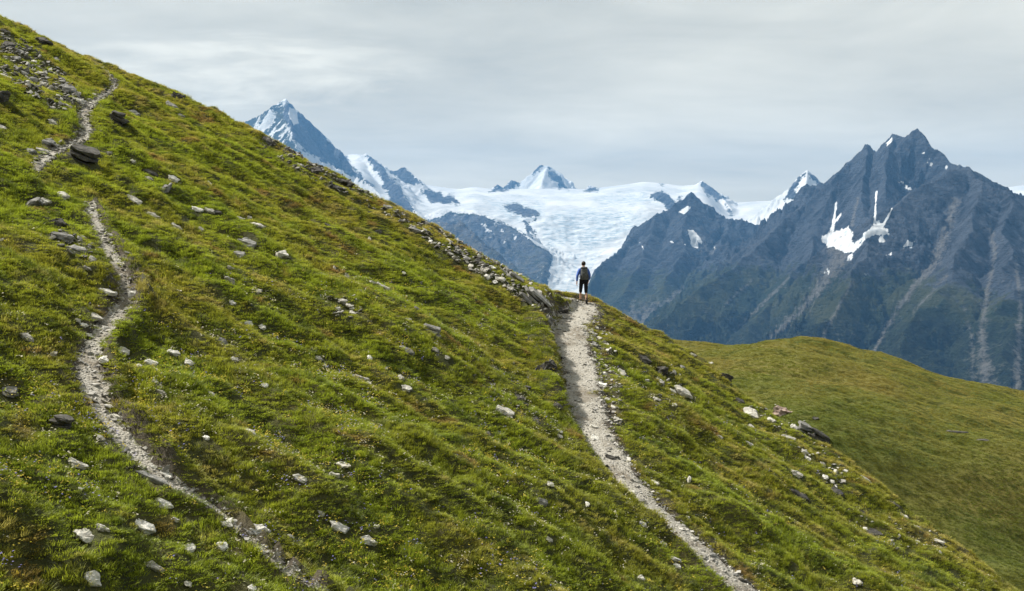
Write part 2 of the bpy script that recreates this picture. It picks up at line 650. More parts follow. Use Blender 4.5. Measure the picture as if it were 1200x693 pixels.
def line_mask(px, py, pts):
    """pts (px, py, half width): 1 on the line fading to its side"""
    P = np.array(pts, float)
    d, par = poly_dist(px, py, P)
    w = np.interp(par, np.arange(len(P)), P[:, 2]) * (1 + 0.5 * perlin(px / 7.0, py / 7.0, 15))
    return 1 - d / (w + 0.01)


def patch(px, py, polys, soft=3.0):
    m = np.full(px.shape, -1.0)
    for p in polys:
        m = np.maximum(m, np.clip(poly_sd(px, py, p) / soft, -1, 1))
    return m


def mountain_material(name, rock_a, rock_b, scale):
    m, t, b = new_mat(name)
    tc = N(t, 'ShaderNodeTexCoord').outputs['Object']
    km = N(t, 'ShaderNodeMapping')
    km.inputs['Scale'].default_value = (0.001 * scale,) * 3
    t.links.new(tc, km.inputs[0])
    v = km.outputs[0]
    st = N(t, 'ShaderNodeMapping')                     # strata: stretched along a dipping bed
    st.inputs['Rotation'].default_value = (0.15, 0.55, 0.3)
    st.inputs['Scale'].default_value = (1.2, 1.2, 7.0)
    t.links.new(v, st.inputs[0])
    n0 = noise(t, v, 2.2, 6, 0.6)
    n1 = noise(t, v, 9.0, 7, 0.68)
    n2 = noise(t, v, 30.0, 6, 0.7)
    n3 = noise(t, st.outputs[0], 8.0, 5, 0.65)
    rock = mixc(t, maprange(t, math_n(t, 'ADD', math_n(t, 'MULTIPLY', n1, 0.6), math_n(t, 'MULTIPLY', n0, 0.4)), 0.38, 0.62), rock_a, rock_b)
    run = math_n(t, 'ADD', attr(t, 'run').outputs['Fac'], math_n(t, 'MULTIPLY', math_n(t, 'SUBTRACT', n2, 0.5), 1.5))
    rock = mixc(t, maprange(t, run, 0.35, 1.0, 0, 0.45), rock, tuple(1.6 * x for x in rock_b))
    rock = mixc(t, maprange(t, run, -0.2, -0.8, 0, 0.7), rock, tuple(0.6 * x for x in rock_a))
    rock = mixc(t, maprange(t, n3, 0.55, 0.75, 0, 0.35), rock, tuple(min(1, 1.7 * x) for x in rock_b))
    rock = mixc(t, maprange(t, n2, 0.5, 0.75, 0, 0.35), rock, tuple(0.45 * x for x in rock_a))
    jit = math_n(t, 'MULTIPLY', math_n(t, 'SUBTRACT', n2, 0.5), 2.2)
    jit1 = math_n(t, 'MULTIPLY', math_n(t, 'SUBTRACT', n1, 0.5), 2.0)
    # meadow and wood on the lower flanks
    gr = math_n(t, 'ADD', math_n(t, 'ADD', attr(t, 'green').outputs['Fac'], math_n(t, 'MULTIPLY', jit1, 1.0)), math_n(t, 'MULTIPLY', jit, 0.5))
    green = mixc(t, maprange(t, n0, 0.4, 0.6), (0.018, 0.030, 0.012), (0.048, 0.056, 0.022))
    wood = attr(t, 'wood').outputs['Fac']
    wd = math_n(t, 'ADD', wood, jit1)
    green = mixc(t, maprange(t, wd, -0.1, 0.3), green, mixc(t, maprange(t, n2, 0.35, 0.65), (0.006, 0.012, 0.008), (0.020, 0.032, 0.016)))
    c = mixc(t, maprange(t, gr, -0.15, 0.25), rock, green)
    sc = math_n(t, 'ADD', math_n(t, 'ADD', attr(t, 'scree').outputs['Fac'], math_n(t, 'MULTIPLY', jit, 0.9)), math_n(t, 'MULTIPLY', jit1, 0.4))
    c = mixc(t, maprange(t, sc, -0.1, 0.6, 0, 0.85), c, mixc(t, n2, (0.11, 0.108, 0.10), (0.22, 0.215, 0.205)))
    sn = math_n(t, 'ADD', math_n(t, 'ADD', attr(t, 'snow').outputs['Fac'], math_n(t, 'MULTIPLY', jit, 1.1)), math_n(t, 'MULTIPLY', jit1, 0.9))
    snm = maprange(t, sn, -0.06, 0.10)
    ice = math_n(t, 'ADD', attr(t, 'ice').outputs['Fac'], math_n(t, 'MULTIPLY', jit, 0.6))
    wv = noise(t, st.outputs[0], 7.0, 6, 0.66, 1.2)
    icec = mixc(t, maprange(t, wv, 0.36, 0.60), (0.24, 0.30, 0.35), (0.50, 0.53, 0.55))
    snow = mixc(t, maprange(t, ice, -0.3, 0.5), mixc(t, maprange(t, n0, 0.35, 0.65), (0.42, 0.44, 0.46), (0.56, 0.57, 0.58)), icec)
    c = mixc(t, snm, c, snow)
    t.links.new(c, b.inputs['Base Color'])
    h = math_n(t, 'ADD', math_n(t, 'ADD', math_n(t, 'MULTIPLY', n1, 1.0), math_n(t, 'MULTIPLY', n2, 0.45)), math_n(t, 'MULTIPLY', n3, 0.6))
    keep = math_n(t, 'SUBTRACT', 1.0, math_n(t, 'MULTIPLY', snm, 0.93))
    bn = N(t, 'ShaderNodeBump')
    bn.inputs['Distance'].default_value = 150.0 / scale
    t.links.new(math_n(t, 'MULTIPLY', keep, 0.9), bn.inputs['Strength'])
    t.links.new(h, bn.inputs['Height'])
    t.links.new(bn.outputs[0], b.inputs['Normal'])
    return m


# ---- the far white range with its glacier
def far_range():
    X, Y = polar(270, 1250, 1.35, 6.3, 15.6, 430, 0.9)
    PX = CX + F * X / Y
    sky = np.array([(250, 230), (380, 207), (405, 181), (425, 181), (447, 200), (459, 202), (500, 217), (537, 222), (556, 219), (579, 222), (665, 221), (684, 222),
                    (729, 217), (754, 213), (778, 215), (798, 218), (822, 216), (835, 223), (849, 235), (857, 238), (886, 236), (918, 235), (965, 236), (1150, 226), (1178, 220), (1200, 217), (1260, 216)], float)
    fx = np.arange(230, 1290.0)
    fy = np.convolve(np.pad(np.interp(fx, sky[:, 0], sky[:, 1]), 10, 'edge'), np.hanning(23)[1:-1] / np.hanning(23).sum(), 'valid')
    top = np.interp(PX, fx, fy)
    yk = Y / 1000
    off = np.interp(yk, [6, 7, 8, 8.6, 9.2, 9.8, 10.4, 11, 11.6, 12.2, 13, 14], [290, 190, 150, 120, 96, 80, 62, 36, 22, 14, 6, 0])
    z = (HZ - top - off) / F * Y
    z = np.where(yk > 14, (HZ - top) / F * 14000 - 0.5 * (Y - 14000), z)
    rough = sstep(off, 20, 40) * (1 - sstep(off, 85, 110))
    z = z + 40 * fbm(X / 900, Y / 900, 4, 3) * sstep(14 - yk, 0.0, 1.0) + rough * 16 * ridged(X / 260, Y / 130, 3, 8)
    R = [
        dict(p=[(235, 172, 11.4), (262, 158, 11.3), (284, 145, 11.2), (300, 138, 11.1), (318, 127, 11), (327, 122, 11), (335, 117, 11), (345, 127, 11), (354, 134, 11), (372, 152, 11), (387, 167, 11), (400, 179, 10.9), (418, 203, 10.8), (437, 219, 10.6), (455, 240, 10.3)], slope=(1.5, 0.9, 500), jag=12),
        dict(p=[(335, 119, 11), (340, 142, 10.55), (346, 168, 10.1), (352, 195, 9.7)], slope=(1.3, 0.9, 400), jag=10),
        dict(p=[(284, 146, 11.2), (296, 165, 10.7), (304, 190, 10.2)], slope=(1.1, 0.8, 400), jag=10),
        dict(p=[(458, 202, 12.6), (466, 200, 12.6), (474, 196, 12.6), (486, 207, 12.5), (498, 217, 12.4)], slope=(1.0, 0.6, 300), jag=8),
        dict(p=[(428, 181, 13), (437, 188, 12.7), (449, 201, 12.2), (462, 214, 11.7), (472, 231, 11.2), (488, 249, 10.7)], slope=(0.9, 0.6, 300), jag=10),
        dict(p=[(575, 223, 15), (583, 217, 15), (590, 220, 15), (599, 211, 15), (609, 214, 15), (624, 203, 15), (631, 195, 15), (641, 193, 15), (650, 203, 15), (657, 211, 15), (668, 221, 15)], slope=(1.1, 0.8, 300), jag=8),
        dict(p=[(641, 193, 15), (638, 205, 14.7), (634, 217, 14.4)], slope=(1.0, 0.8, 300), jag=6),
        dict(p=[(685, 223, 14.5), (691, 217, 14.5), (701, 222, 14.5)], slope=(1.0, 0.7, 200), jag=4),
        dict(p=[(816, 217, 13.2), (823, 213, 13.2), (835, 221, 13), (849, 234, 12.7), (858, 248, 12.2)], slope=(0.9, 0.5, 300), jag=6),
        dict(p=[(764, 230, 11.9), (774, 226, 11.9), (785, 234, 11.6), (796, 251, 11.1)], slope=(0.8, 0.5, 200), jag=8),
        dict(p=[(905, 246, 10.2), (918, 233, 10.2), (925, 222, 10.2), (935, 208, 10.2), (946, 200, 10.2), (955, 208, 10.2), (966, 220, 10.2), (985, 238, 10.2)], slope=(1.2, 0.8, 350), jag=8),
        dict(p=[(946, 200, 10.2), (944, 218, 9.9), (942, 240, 9.5)], slope=(1.1, 0.8, 300), jag=5),
        dict(p=[(518, 246, 10.9), (548, 250, 10.6), (575, 257, 10.3), (600, 268, 10), (622, 282, 9.7), (638, 300, 9.35), (638, 320, 8.9), (630, 345, 8.6)], slope=(0.55, 0.5, 300), jag=16),
        dict(p=[(430, 224, 8.7), (462, 240, 8.4), (492, 254, 8.2), (518, 265, 8.1), (532, 266, 8.0), (538, 260, 8.0), (545, 270, 7.95), (560, 284, 7.8), (600, 314, 7.5), (640, 345, 7.1)], slope=(1.0, 0.6, 300), jag=14),
    ]
    h, dist, along = ridge_height(X, Y, R)
    g = gullies(dist, along, X, Y, 260, 55, 12)
    h = h + g + 60 * crags(X, Y, 420, 77) * (0.25 + 0.75 * sstep(dist, 0, 300))
    on = h > z
    zz = smax(h, z, 25.0)
    # rock islands stand a little above the ice
    px, py = to_px(X, Y, zz)
    rock_polys = [
        [(335, 121), (343, 123), (360, 139), (387, 166), (402, 179), (420, 203), (440, 220), (424, 214), (398, 199), (374, 187), (356, 178), (346, 165), (338, 150), (331, 138)],
        [(456, 201), (474, 194), (498, 217), (480, 215), (462, 207)],
        [(427, 181), (436, 183), (449, 198), (463, 212), (472, 228), (488, 248), (474, 250), (460, 240), (452, 224), (447, 211)],
        [(493, 223), (505, 221), (520, 230), (530, 229), (538, 240), (520, 239), (505, 236)],
        [(590, 241), (605, 239), (622, 243), (631, 250), (629, 257), (612, 253), (598, 248)],
        [(609, 257), (622, 264), (629, 273), (619, 272)],
        [(641, 192), (650, 202), (658, 211), (664, 221), (657, 223), (649, 211)],
        [(575, 224), (583, 215), (589, 220), (599, 209), (609, 212), (602, 221), (592, 223)],
        [(622, 205), (631, 194), (641, 192), (634, 200), (628, 206)],
        [(684, 224), (691, 215), (702, 223)],
        [(763, 231), (772, 225), (783, 228), (790, 238), (797, 252), (786, 254), (778, 239)],
        [(821, 212), (828, 214), (836, 220), (850, 234), (842, 237), (831, 231), (825, 223)],
        [(770, 212), (778, 213), (776, 218)], [(850, 240), (858, 246), (860, 252), (853, 247)], [(794, 236), (800, 229), (798, 239)],
        [(918, 235), (925, 221), (935, 207), (945, 200), (939, 212), (931, 222), (936, 234), (925, 235)],
        [(946, 200), (956, 207), (967, 220), (960, 223), (951, 211)],
        [(505, 258), (530, 250), (552, 252), (580, 258), (602, 268), (626, 285), (648, 300), (643, 316), (637, 350), (600, 350), (540, 300)],
        [(420, 226), (455, 240), (492, 255), (530, 266), (538, 259), (546, 270), (600, 315), (640, 348), (640, 400), (400, 400)],
        [(692, 330), (720, 298), (760, 300), (760, 420), (690, 420)],
    ]
    rk = patch(px + 3 * fbm(px / 11, py / 11, 3, 71), py + 3 * fbm(px / 11, py / 11, 3, 73), rock_polys, 5.0)
    snow_polys = [[(339, 127), (348, 132), (350, 146), (344, 149), (338, 137)], [(560, 262), (573, 265), (568, 268)], [(585, 268), (592, 272), (588, 274)], [(566, 270), (580, 272), (572, 275)],
                  [(632, 276), (642, 284), (640, 290)], [(948, 210), (956, 212), (958, 222), (948, 222)], [(600, 275), (606, 278), (603, 281)]]
    sp = patch(px, py, snow_polys, 2.0)
    snow = -rk * 0.9
    flank = patch(px, py, [rock_polys[17]], 6.0)
    snow = np.where(flank > 0, -0.50 + 0.5 * fbm(X / 260, Y / 200, 4, 83) - 0.25 * sstep(py, 270, 320), snow)
    # the left peak's sunny flank: snow and rock in ribs
    rib = patch(px, py, [[(270, 140), (333, 115), (337, 140), (345, 165), (358, 182), (340, 190), (280, 190)]], 8.0)
    snow = np.where(rib > 0, np.minimum(snow, 0.22 - 0.55 * rib * ridged(along / 150, dist / 420, 3, 30)), snow)
    snow = np.maximum(snow, np.where(sp > -0.9, sp * 1.2, -1))
    snow = np.where((px > 960) & (px < 1170), snow - 0.3, snow)
    ice = patch(px, py, [[(628, 262), (650, 246), (690, 243), (735, 246), (768, 256), (742, 272), (720, 285), (690, 296), (660, 290), (640, 296)]], 14.0) * 0.9
    ice = np.maximum(ice, 0.25 * fbm(X / 700, Y / 400, 4, 96) - 0.15)
    ice = np.maximum(ice, 0.35 * patch(px, py, [[(560, 232), (640, 234), (640, 262), (600, 262)], [(690, 228), (760, 222), (770, 240), (700, 244)]], 8.0))
    # flow bands of the glacier tongue
    band = ridged((px - 655 + 0.25 * (py - 300)) / 9.0, py / 60.0, 2, 90)
    tongue = patch(px, py, [[(648, 296), (705, 296), (690, 320), (690, 350), (630, 350), (643, 315)]], 8.0)
    ice = np.maximum(ice, np.where(tongue > 0, -0.1 + 0.35 * band, -1))
    green = np.full(X.shape, -1.0)
    green = np.maximum(green, np.clip((py - 300) / 50.0, -1, 1) * np.where(rk > 0, 0.25, -1))
    zz = zz + np.where(rk > 0, 14 * rk * ridged(X / 90, Y / 90, 2, 66), 0)
    scree = np.where((rk > 0) & (px > 500) & (px < 660) & (py > 250), 0.25 * fbm(along / 120, dist / 500, 3, 91) + 0.12, -1)
    o = grid_mesh('snow_mountains', X, Y, np.maximum(zz, -560), dict(snow=snow, ice=ice, green=green, wood=green * 0 - 1, scree=scree, run=ridged(along / 90, dist / 600, 3, 141) - 0.2), mountain_material('far_rock_and_ice', (0.020, 0.025, 0.034), (0.11, 0.125, 0.15), 1.0))
    o['kind'] = 'structure'
    o['label'] = 'white glacier range with a dark pyramid peak on the left'


far_range()


# ---- the dark ridge in the middle
def middle_ridge():
    X, Y = polar(635, 985, 1.1, 5.2, 9.2, 330)
    R = [
        dict(p=[(680, 362, 6.9), (690, 335, 7.1), (698, 314, 7.3), (720, 300, 7.6), (728, 284, 7.75), (735, 275, 7.8), (742, 278, 7.85), (752, 266, 7.9), (768, 254, 8.0), (780, 250, 8.1), (790, 240, 8.1), (800, 234, 8.15), (810, 227, 8.2), (820, 236, 8.2), (827, 240, 8.2), (840, 252, 8.1), (852, 257, 8.05), (870, 261, 8.0), (891, 268, 8.0), (930, 276, 8.0), (1000, 285, 8.0)], slope=(1.15, 0.50, 500), jag=18),
        dict(p=[(810, 228, 8.2), (806, 252, 7.9), (800, 280, 7.5), (790, 310, 7.0), (778, 338, 6.6)], slope=(0.9, 0.5, 300), jag=14),
        dict(p=[(768, 254, 8.0), (760, 285, 7.6), (745, 315, 7.2), (735, 345, 6.8)], slope=(0.8, 0.45, 300), jag=14),
        dict(p=[(852, 257, 8.05), (850, 280, 7.7), (838, 305, 7.3)], slope=(0.8, 0.5, 300), jag=12),
    ]
    h, dist, along = warped_ridges(X, Y, R, R[:1], 70, 301)
    wall = np.interp(Y, [6800, 7100, 7300, 7600, 7800, 9200], [688, 692, 700, 720, 740, 748])
    h = h - 1.5 * np.maximum(0, wall / F * Y - CX / F * Y - X)
    h = h + gullies(dist, along, X, Y, 210, 42, 22) + 56 * crags(X, Y, 380, 78) * (0.2 + 0.8 * sstep(dist, 0, 260))
    h = np.maximum(h, -260 + 25 * fbm(X / 400, Y / 400, 3, 79))
    px, py = to_px(X, Y, h)
    snow = patch(px, py, [[(806, 269), (813, 270), (823, 283), (822, 286), (817, 281), (819, 292), (810, 289), (809, 280)], [(794, 249), (806, 241), (810, 243), (802, 252)], [(812, 270), (820, 278), (822, 284), (814, 279)],
                          [(868, 295), (874, 291), (878, 298), (873, 301)], [(858, 311), (866, 307), (864, 312)], [(860, 304), (866, 303), (864, 306)], [(832, 284), (840, 292), (838, 293)], [(748, 282), (756, 293), (754, 293)], [(783, 282), (791, 284), (789, 286)], [(800, 285), (806, 286), (803, 288)]], 2.0) * 1.2
    green = np.clip((py - 318) / 34.0, -1, 0.30)
    scree = np.maximum(line_mask(px, py, [(820, 278, 4), (836, 296, 8), (850, 306, 10)]) * 0.3, line_mask(px, py, [(870, 298, 4), (858, 312, 8), (850, 322, 9)]) * 0.7)
    scree = np.maximum(scree, line_mask(px, py, [(800, 340, 5), (782, 362, 12), (762, 372, 22), (750, 380, 26)]) * 0.75)
    scree = np.maximum(np.maximum(scree, -1), 0.2 * fbm(along / 110, dist / 600, 3, 92) - 0.25)
    o = grid_mesh('rock_ridge', X, Y, h, dict(snow=snow, ice=0.45 * fbm(X / 90, Y / 60, 3, 148) - 0.15, green=green, wood=green * 0 - 1, scree=scree, run=ridged((along + 60 * fbm(X / 200, Y / 200, 2, 145)) / 80, dist / 500, 3, 142) - 0.2), mountain_material('ridge_rock', (0.013, 0.017, 0.024), (0.062, 0.073, 0.090), 1.2))
    o['kind'] = 'structure'
    o['label'] = 'dark rocky ridge in the middle below the snow dome'


middle_ridge()


# ---- the big mountain on the right
def right_mountain():
    X, Y = polar(735, 1300, 1.15, 2.7, 7.6, 470, 0.95)
    R = [
        dict(p=[(900, 290, 7.2), (945, 242, 7.0), (974, 212, 6.8), (985, 202, 6.7), (994, 190, 6.6), (1005, 181, 6.55), (1014, 172, 6.5), (1020, 174, 6.48), (1027, 180, 6.45), (1036, 170, 6.42), (1046, 158, 6.4), (1051, 157, 6.38), (1058, 162, 6.35), (1066, 157, 6.3), (1075, 151, 6.3), (1083, 160, 6.25), (1090, 170, 6.2), (1100, 179, 6.15), (1117, 193, 6.0), (1150, 216, 6.2), (1230, 240, 6.4), (1330, 270, 6.4)], slope=(1.45, 0.55, 520), jag=13),
        dict(p=[(974, 212, 6.8), (945, 240, 6.6), (915, 263, 6.3), (880, 298, 5.9), (840, 328, 5.5), (800, 354, 5.1), (765, 388, 4.8), (740, 410, 4.6)], slope=(0.95, 0.55, 400), jag=9),
        dict(p=[(1116, 195, 6.0), (1125, 198, 5.6), (1134, 196, 5.3), (1142, 206, 5.2), (1151, 215, 5.1), (1158, 220, 5.05), (1166, 220, 5.0), (1180, 223, 5.0), (1215, 233, 4.9), (1300, 262, 4.8), (1400, 300, 4.7)], slope=(1.2, 0.62, 500), jag=12),
        dict(p=[(1134, 196, 5.3), (1110, 203, 5.22), (1084, 217, 5.12), (1062, 232, 5.02), (1047, 244, 4.95), (1036, 268, 4.75), (1018, 300, 4.5), (990, 340, 4.2), (960, 385, 3.9), (930, 430, 3.6)], slope=(1.0, 0.62, 400), jag=11),
        dict(p=[(1151, 215, 5.1), (1140, 250, 4.75), (1128, 290, 4.4), (1110, 335, 4.05), (1085, 385, 3.7), (1060, 440, 3.35)], slope=(0.9, 0.6, 300), jag=11),
        dict(p=[(1180, 223, 5.0), (1186, 265, 4.6), (1186, 310, 4.2), (1180, 360, 3.8), (1165, 420, 3.4)], slope=(0.9, 0.6, 300), jag=11),
        dict(p=[(1014, 173, 6.5), (1012, 205, 6.2), (1009, 235, 5.9), (1006, 262, 5.7)], slope=(1.2, 0.8, 250), jag=8),
        dict(p=[(1046, 159, 6.4), (1042, 190, 6.15), (1036, 225, 5.85)], slope=(1.2, 0.8, 250), jag=8),
        dict(p=[(985, 203, 6.7), (968, 240, 6.3), (958, 275, 5.95), (940, 310, 5.6), (905, 350, 5.2), (868, 392, 4.8)], slope=(0.85, 0.55, 300), jag=9),
    ]
    h, dist, along = warped_ridges(X, Y, R, R[:3], 95, 302)
    h = h + gullies(dist, along, X, Y, 190, 46, 32) + 64 * crags(X, Y, 360, 79) * (0.18 + 0.82 * sstep(dist, 0, 260))
    h = np.maximum(h, -560 + 30 * fbm(X / 300, Y / 300, 3, 80))
    px, py = to_px(X, Y, h)
    snow_polys = [
        [(964, 277), (974, 272), (985, 270), (995, 263), (998, 270), (1001, 285), (1013, 276), (1022, 263), (1030, 260), (1034, 266), (1041, 266), (1041, 274), (1032, 286), (1028, 284), (1034, 275), (1022, 276), (1010, 284), (1003, 292), (997, 297), (988, 297), (978, 291), (968, 289)],
        [(1056, 291), (1061, 285), (1066, 281), (1068, 284), (1077, 284), (1070, 288)], [(1038, 301), (1044, 296), (1045, 299), (1040, 302)], [(1012, 321), (1015, 320), (1014, 322)],
        [(1051, 211), (1056, 209), (1058, 213), (1054, 214)], [(1057, 217), (1061, 216), (1070, 222), (1066, 223)], [(1080, 178), (1088, 183), (1088, 186), (1081, 181)], [(1085, 165), (1090, 168), (1089, 170)], [(1087, 190), (1094, 194), (1092, 195)],
        [(1038, 166), (1045, 161), (1047, 164), (1040, 170)], [(1106, 196), (1110, 196), (1110, 199)], [(990, 304), (1000, 298), (998, 304)], [(964, 320), (972, 316), (972, 321)],
    ]
    snow = patch(px + 2.6 * fbm(px / 8, py / 8, 3, 81), py + 2.6 * fbm(px / 8 + 9, py / 8, 3, 82), snow_polys, 3.6) * 1.2
    for ln in ([(1027, 224, 0.9), (1026, 245, 1.1), (1025, 262, 2.0)], [(980, 237, 1.0), (978, 255, 1.3), (974, 274, 2.6)], [(986, 250, 1), (979, 260, 1.5)], [(1045, 245, 1), (1040, 256, 1.3), (1034, 264, 2)]):
        snow = np.maximum(snow, line_mask(px, py, ln))
    scree = np.full(X.shape, -1.0)
    for ln, k in (
        ([(975, 292, 10), (985, 300, 14), (972, 320, 11), (958, 342, 7), (940, 362, 5), (920, 380, 4), (898, 400, 3)], 0.62),
        ([(1006, 232, 2), (1001, 250, 3), (998, 265, 3)], 0.5),
        ([(1120, 235, 6), (1112, 260, 8), (1104, 285, 9), (1092, 312, 8), (1072, 335, 5), (1055, 358, 4), (1038, 385, 3.5), (1026, 408, 3), (1020, 425, 3)], 0.60),
        ([(1110, 322, 2.5), (1090, 345, 2.5), (1070, 365, 2)], 0.40),
        ([(1000, 330, 2), (988, 350, 2.5), (976, 372, 3), (968, 388, 3), (966, 395, 3)], 0.48),
        ([(925, 325, 2), (900, 350, 2.5), (880, 370, 3), (862, 386, 3)], 0.42), ([(880, 330, 2), (862, 346, 3), (850, 358, 2)], 0.3),
        ([(1160, 262, 4), (1166, 300, 4), (1158, 340, 5), (1150, 385, 6), (1154, 425, 10), (1156, 450, 14)], 0.48),
        ([(1190, 300, 3), (1196, 360, 4), (1194, 410, 6), (1192, 450, 9)], 0.5), ([(1130, 360, 3), (1140, 400, 4), (1140, 440, 5)], 0.25)):
        scree = np.maximum(scree, line_mask(px, py, ln) * k)
    scree = np.maximum(scree, 0.22 * ridged(along / 70, dist / 900, 2, 93) - 0.38)
    line = np.interp(px, [740, 860, 940, 1000, 1060, 1130, 1200, 1300], [318, 312, 318, 322, 318, 335, 350, 360])
    green = np.clip((py - line) / 45.0, -1, 0.5) + 0.18 * fbm(along / 160, dist / 700, 2, 95)
    wood = np.clip((py - np.interp(px, [740, 900, 1000, 1100, 1300], [372, 375, 372, 372, 385])) / 34.0, -1, 0.8)
    o = grid_mesh('mountain', X, Y, h, dict(snow=snow, ice=0.45 * fbm(X / 90, Y / 60, 3, 148) - 0.15, green=green, wood=wood, scree=scree, run=ridged((along + 60 * fbm(X / 200, Y / 200, 2, 146)) / 75, dist / 450, 3, 143) - 0.2), mountain_material('mountain_rock', (0.013, 0.017, 0.024), (0.062, 0.073, 0.092), 1.6))
    o['kind'] = 'structure'
    o['label'] = 'big dark twin-peaked rock mountain with snow couloirs on the right'


right_mountain()

# valley floor: one sheet out to beyond the ranges
vx, vy = np.meshgrid(np.linspace(-19000, 19000, 60), np.linspace(-2800, 17500, 50))


def valley_material():
    m, t, b = new_mat('valley_meadow')
    tc = N(t, 'ShaderNodeTexCoord').outputs['Object']
    c = mixc(t, noise(t, tc, 0.002, 6, 0.6), (0.035, 0.05, 0.02), (0.08, 0.085, 0.035))
    t.links.new(c, b.inputs['Base Color'])
    return m


vf = grid_mesh('valley_floor', vx, vy, -650 + 18 * fbm(vx / 3000, vy / 3000, 3, 99), None, valley_material())
vf['kind'] = 'structure'

# ------------------------------------------------------------------ rocks
def rock_material(name, a, b, lichen, spots):
    m, t, bs = new_mat(name)
    tc = N(t, 'ShaderNodeTexCoord').outputs['Object']
    oi = N(t, 'ShaderNodeObjectInfo')
    ofs = N(t, 'ShaderNodeVectorMath', operation='ADD')
    sc = N(t, 'ShaderNodeVectorMath', operation='SCALE')
    sc.inputs[0].default_value = (37.0, 19.0, 53.0)
    t.links.new(oi.outputs['Random'], sc.inputs['Scale'])
    t.links.new(tc, ofs.inputs[0])
    t.links.new(sc.outputs[0], ofs.inputs[1])
    v = ofs.outputs[0]
    n1 = noise(t, v, 5.0, 5, 0.65)
    n2 = noise(t, v, 22.0, 5, 0.7)
    st = N(t, 'ShaderNodeMapping')
    st.inputs['Scale'].default_value = (3, 3, 40)
    t.links.new(v, st.inputs[0])
    n3 = noise(t, st.outputs[0], 1.0, 4, 0.6)
    c = mixc(t, maprange(t, n1, 0.35, 0.65), a, b)
    c = mixc(t, maprange(t, n3, 0.55, 0.72, 0, 0.6), c, tuple(0.45 * x for x in a))
    c = mixc(t, maprange(t, n2, 0.57, 0.68, 0, spots), c, lichen)
    val = maprange(t, oi.outputs['Random'], 0, 1, 0.75, 1.15, smooth=False)
    hs = N(t, 'ShaderNodeHueSaturation')
    t.links.new(val, hs.inputs['Value'])
    t.links.new(c, hs.inputs['Color'])
    t.links.new(hs.outputs[0], bs.inputs['Base Color'])
    bump(t, bs, math_n(t, 'ADD', math_n(t, 'ADD', n1, math_n(t, 'MULTIPLY', n2, 0.5)), n3), 0.8, 0.04)
    return m


ROCK = {
    'W': rock_material('white_rock', (0.52, 0.505, 0.46), (0.72, 0.70, 0.65), (0.16, 0.16, 0.15), 0.75),
    'P': rock_material('pale_rock', (0.38, 0.36, 0.315), (0.58, 0.56, 0.50), (0.14, 0.13, 0.115), 0.75),
    'G': rock_material('grey_rock', (0.17, 0.165, 0.155), (0.29, 0.285, 0.27), (0.38, 0.37, 0.33), 0.5),
    'D': rock_material('dark_rock', (0.050, 0.047, 0.043), (0.105, 0.100, 0.090), (0.24, 0.23, 0.20), 0.45),
    'R': rock_material('reddish_rock', (0.27, 0.19, 0.16), (0.36, 0.29, 0.25), (0.15, 0.13, 0.12), 0.5),
}


def hull_mesh(name, dims, seed, mat, n=6, boxy=0.5, rough=0.0):
    """angular broken stone: hull of a box's loosened corners and a few points on its edges"""
    r = random.Random(seed)
    bm = bmesh.new()
    for sx in (-1, 1):
        for sy in (-1, 1):
            for sz in (-1, 1):
                k = 1 - (1 - boxy) * 0.9
                bm.verts.new((sx * dims[0] * 0.5 * r.uniform(k - 0.38, k), sy * dims[1] * 0.5 * r.uniform(k - 0.38, k), sz * dims[2] * 0.5 * r.uniform(k - 0.30, k)))
    for q in range(n):
        a = [r.choice((-1, 1)) * r.uniform(0.75, 1.0) for _ in range(3)]
        a[r.randrange(2)] = r.uniform(-0.6, 0.6)
        bm.verts.new([a[i] * dims[i] * 0.5 for i in range(3)])
    for ax in (0, 1):
        for sg in (-1, 1):
            p = [r.uniform(-0.3, 0.3), r.uniform(-0.3, 0.3), r.uniform(-0.5, 0.5)]
            p[ax] = sg
            bm.verts.new([p[i] * dims[i] * 0.5 for i in range(3)])
    g = bmesh.ops.convex_hull(bm, input=bm.verts[:])
    bmesh.ops.delete(bm, geom=list({e for e in g['geom_interior'] + g['geom_unused'] if isinstance(e, bmesh.types.BMVert)}), context='VERTS')
    bmesh.ops.bevel(bm, geom=bm.edges[:], offset=min(dims) * 0.03, segments=1, affect='EDGES')
    if rough:                                            # chipped, weathered faces
        bmesh.ops.triangulate(bm, faces=bm.faces[:])
        for _ in range(2):
            bmesh.ops.subdivide_edges(bm, edges=[e for e in bm.edges if e.calc_length() > 0.16 * max(dims)], cuts=1, use_grid_fill=True)
            bmesh.ops.triangulate(bm, faces=bm.faces[:])
        bm.normal_update()
        co = np.array([v.co for v in bm.verts])
        f = 3.2 / max(dims)
        k = rough * min(dims) * (perlin(co[:, 0] * f + seed, co[:, 1] * f + 2 * co[:, 2] * f, 3) + 0.6 * perlin(co[:, 0] * f * 2.3, co[:, 1] * f * 2.3 + 5 * co[:, 2] * f + seed, 4))
        for v, q in zip(bm.verts, k):
            v.co += v.normal * float(q)
    me = bpy.data.meshes.new(name)
    bm.to_mesh(me)
    bm.free()
    me.materials.append(mat)
    return me


TONE = {'W': 'white', 'P': 'pale', 'G': 'grey', 'D': 'dark', 'R': 'reddish'}
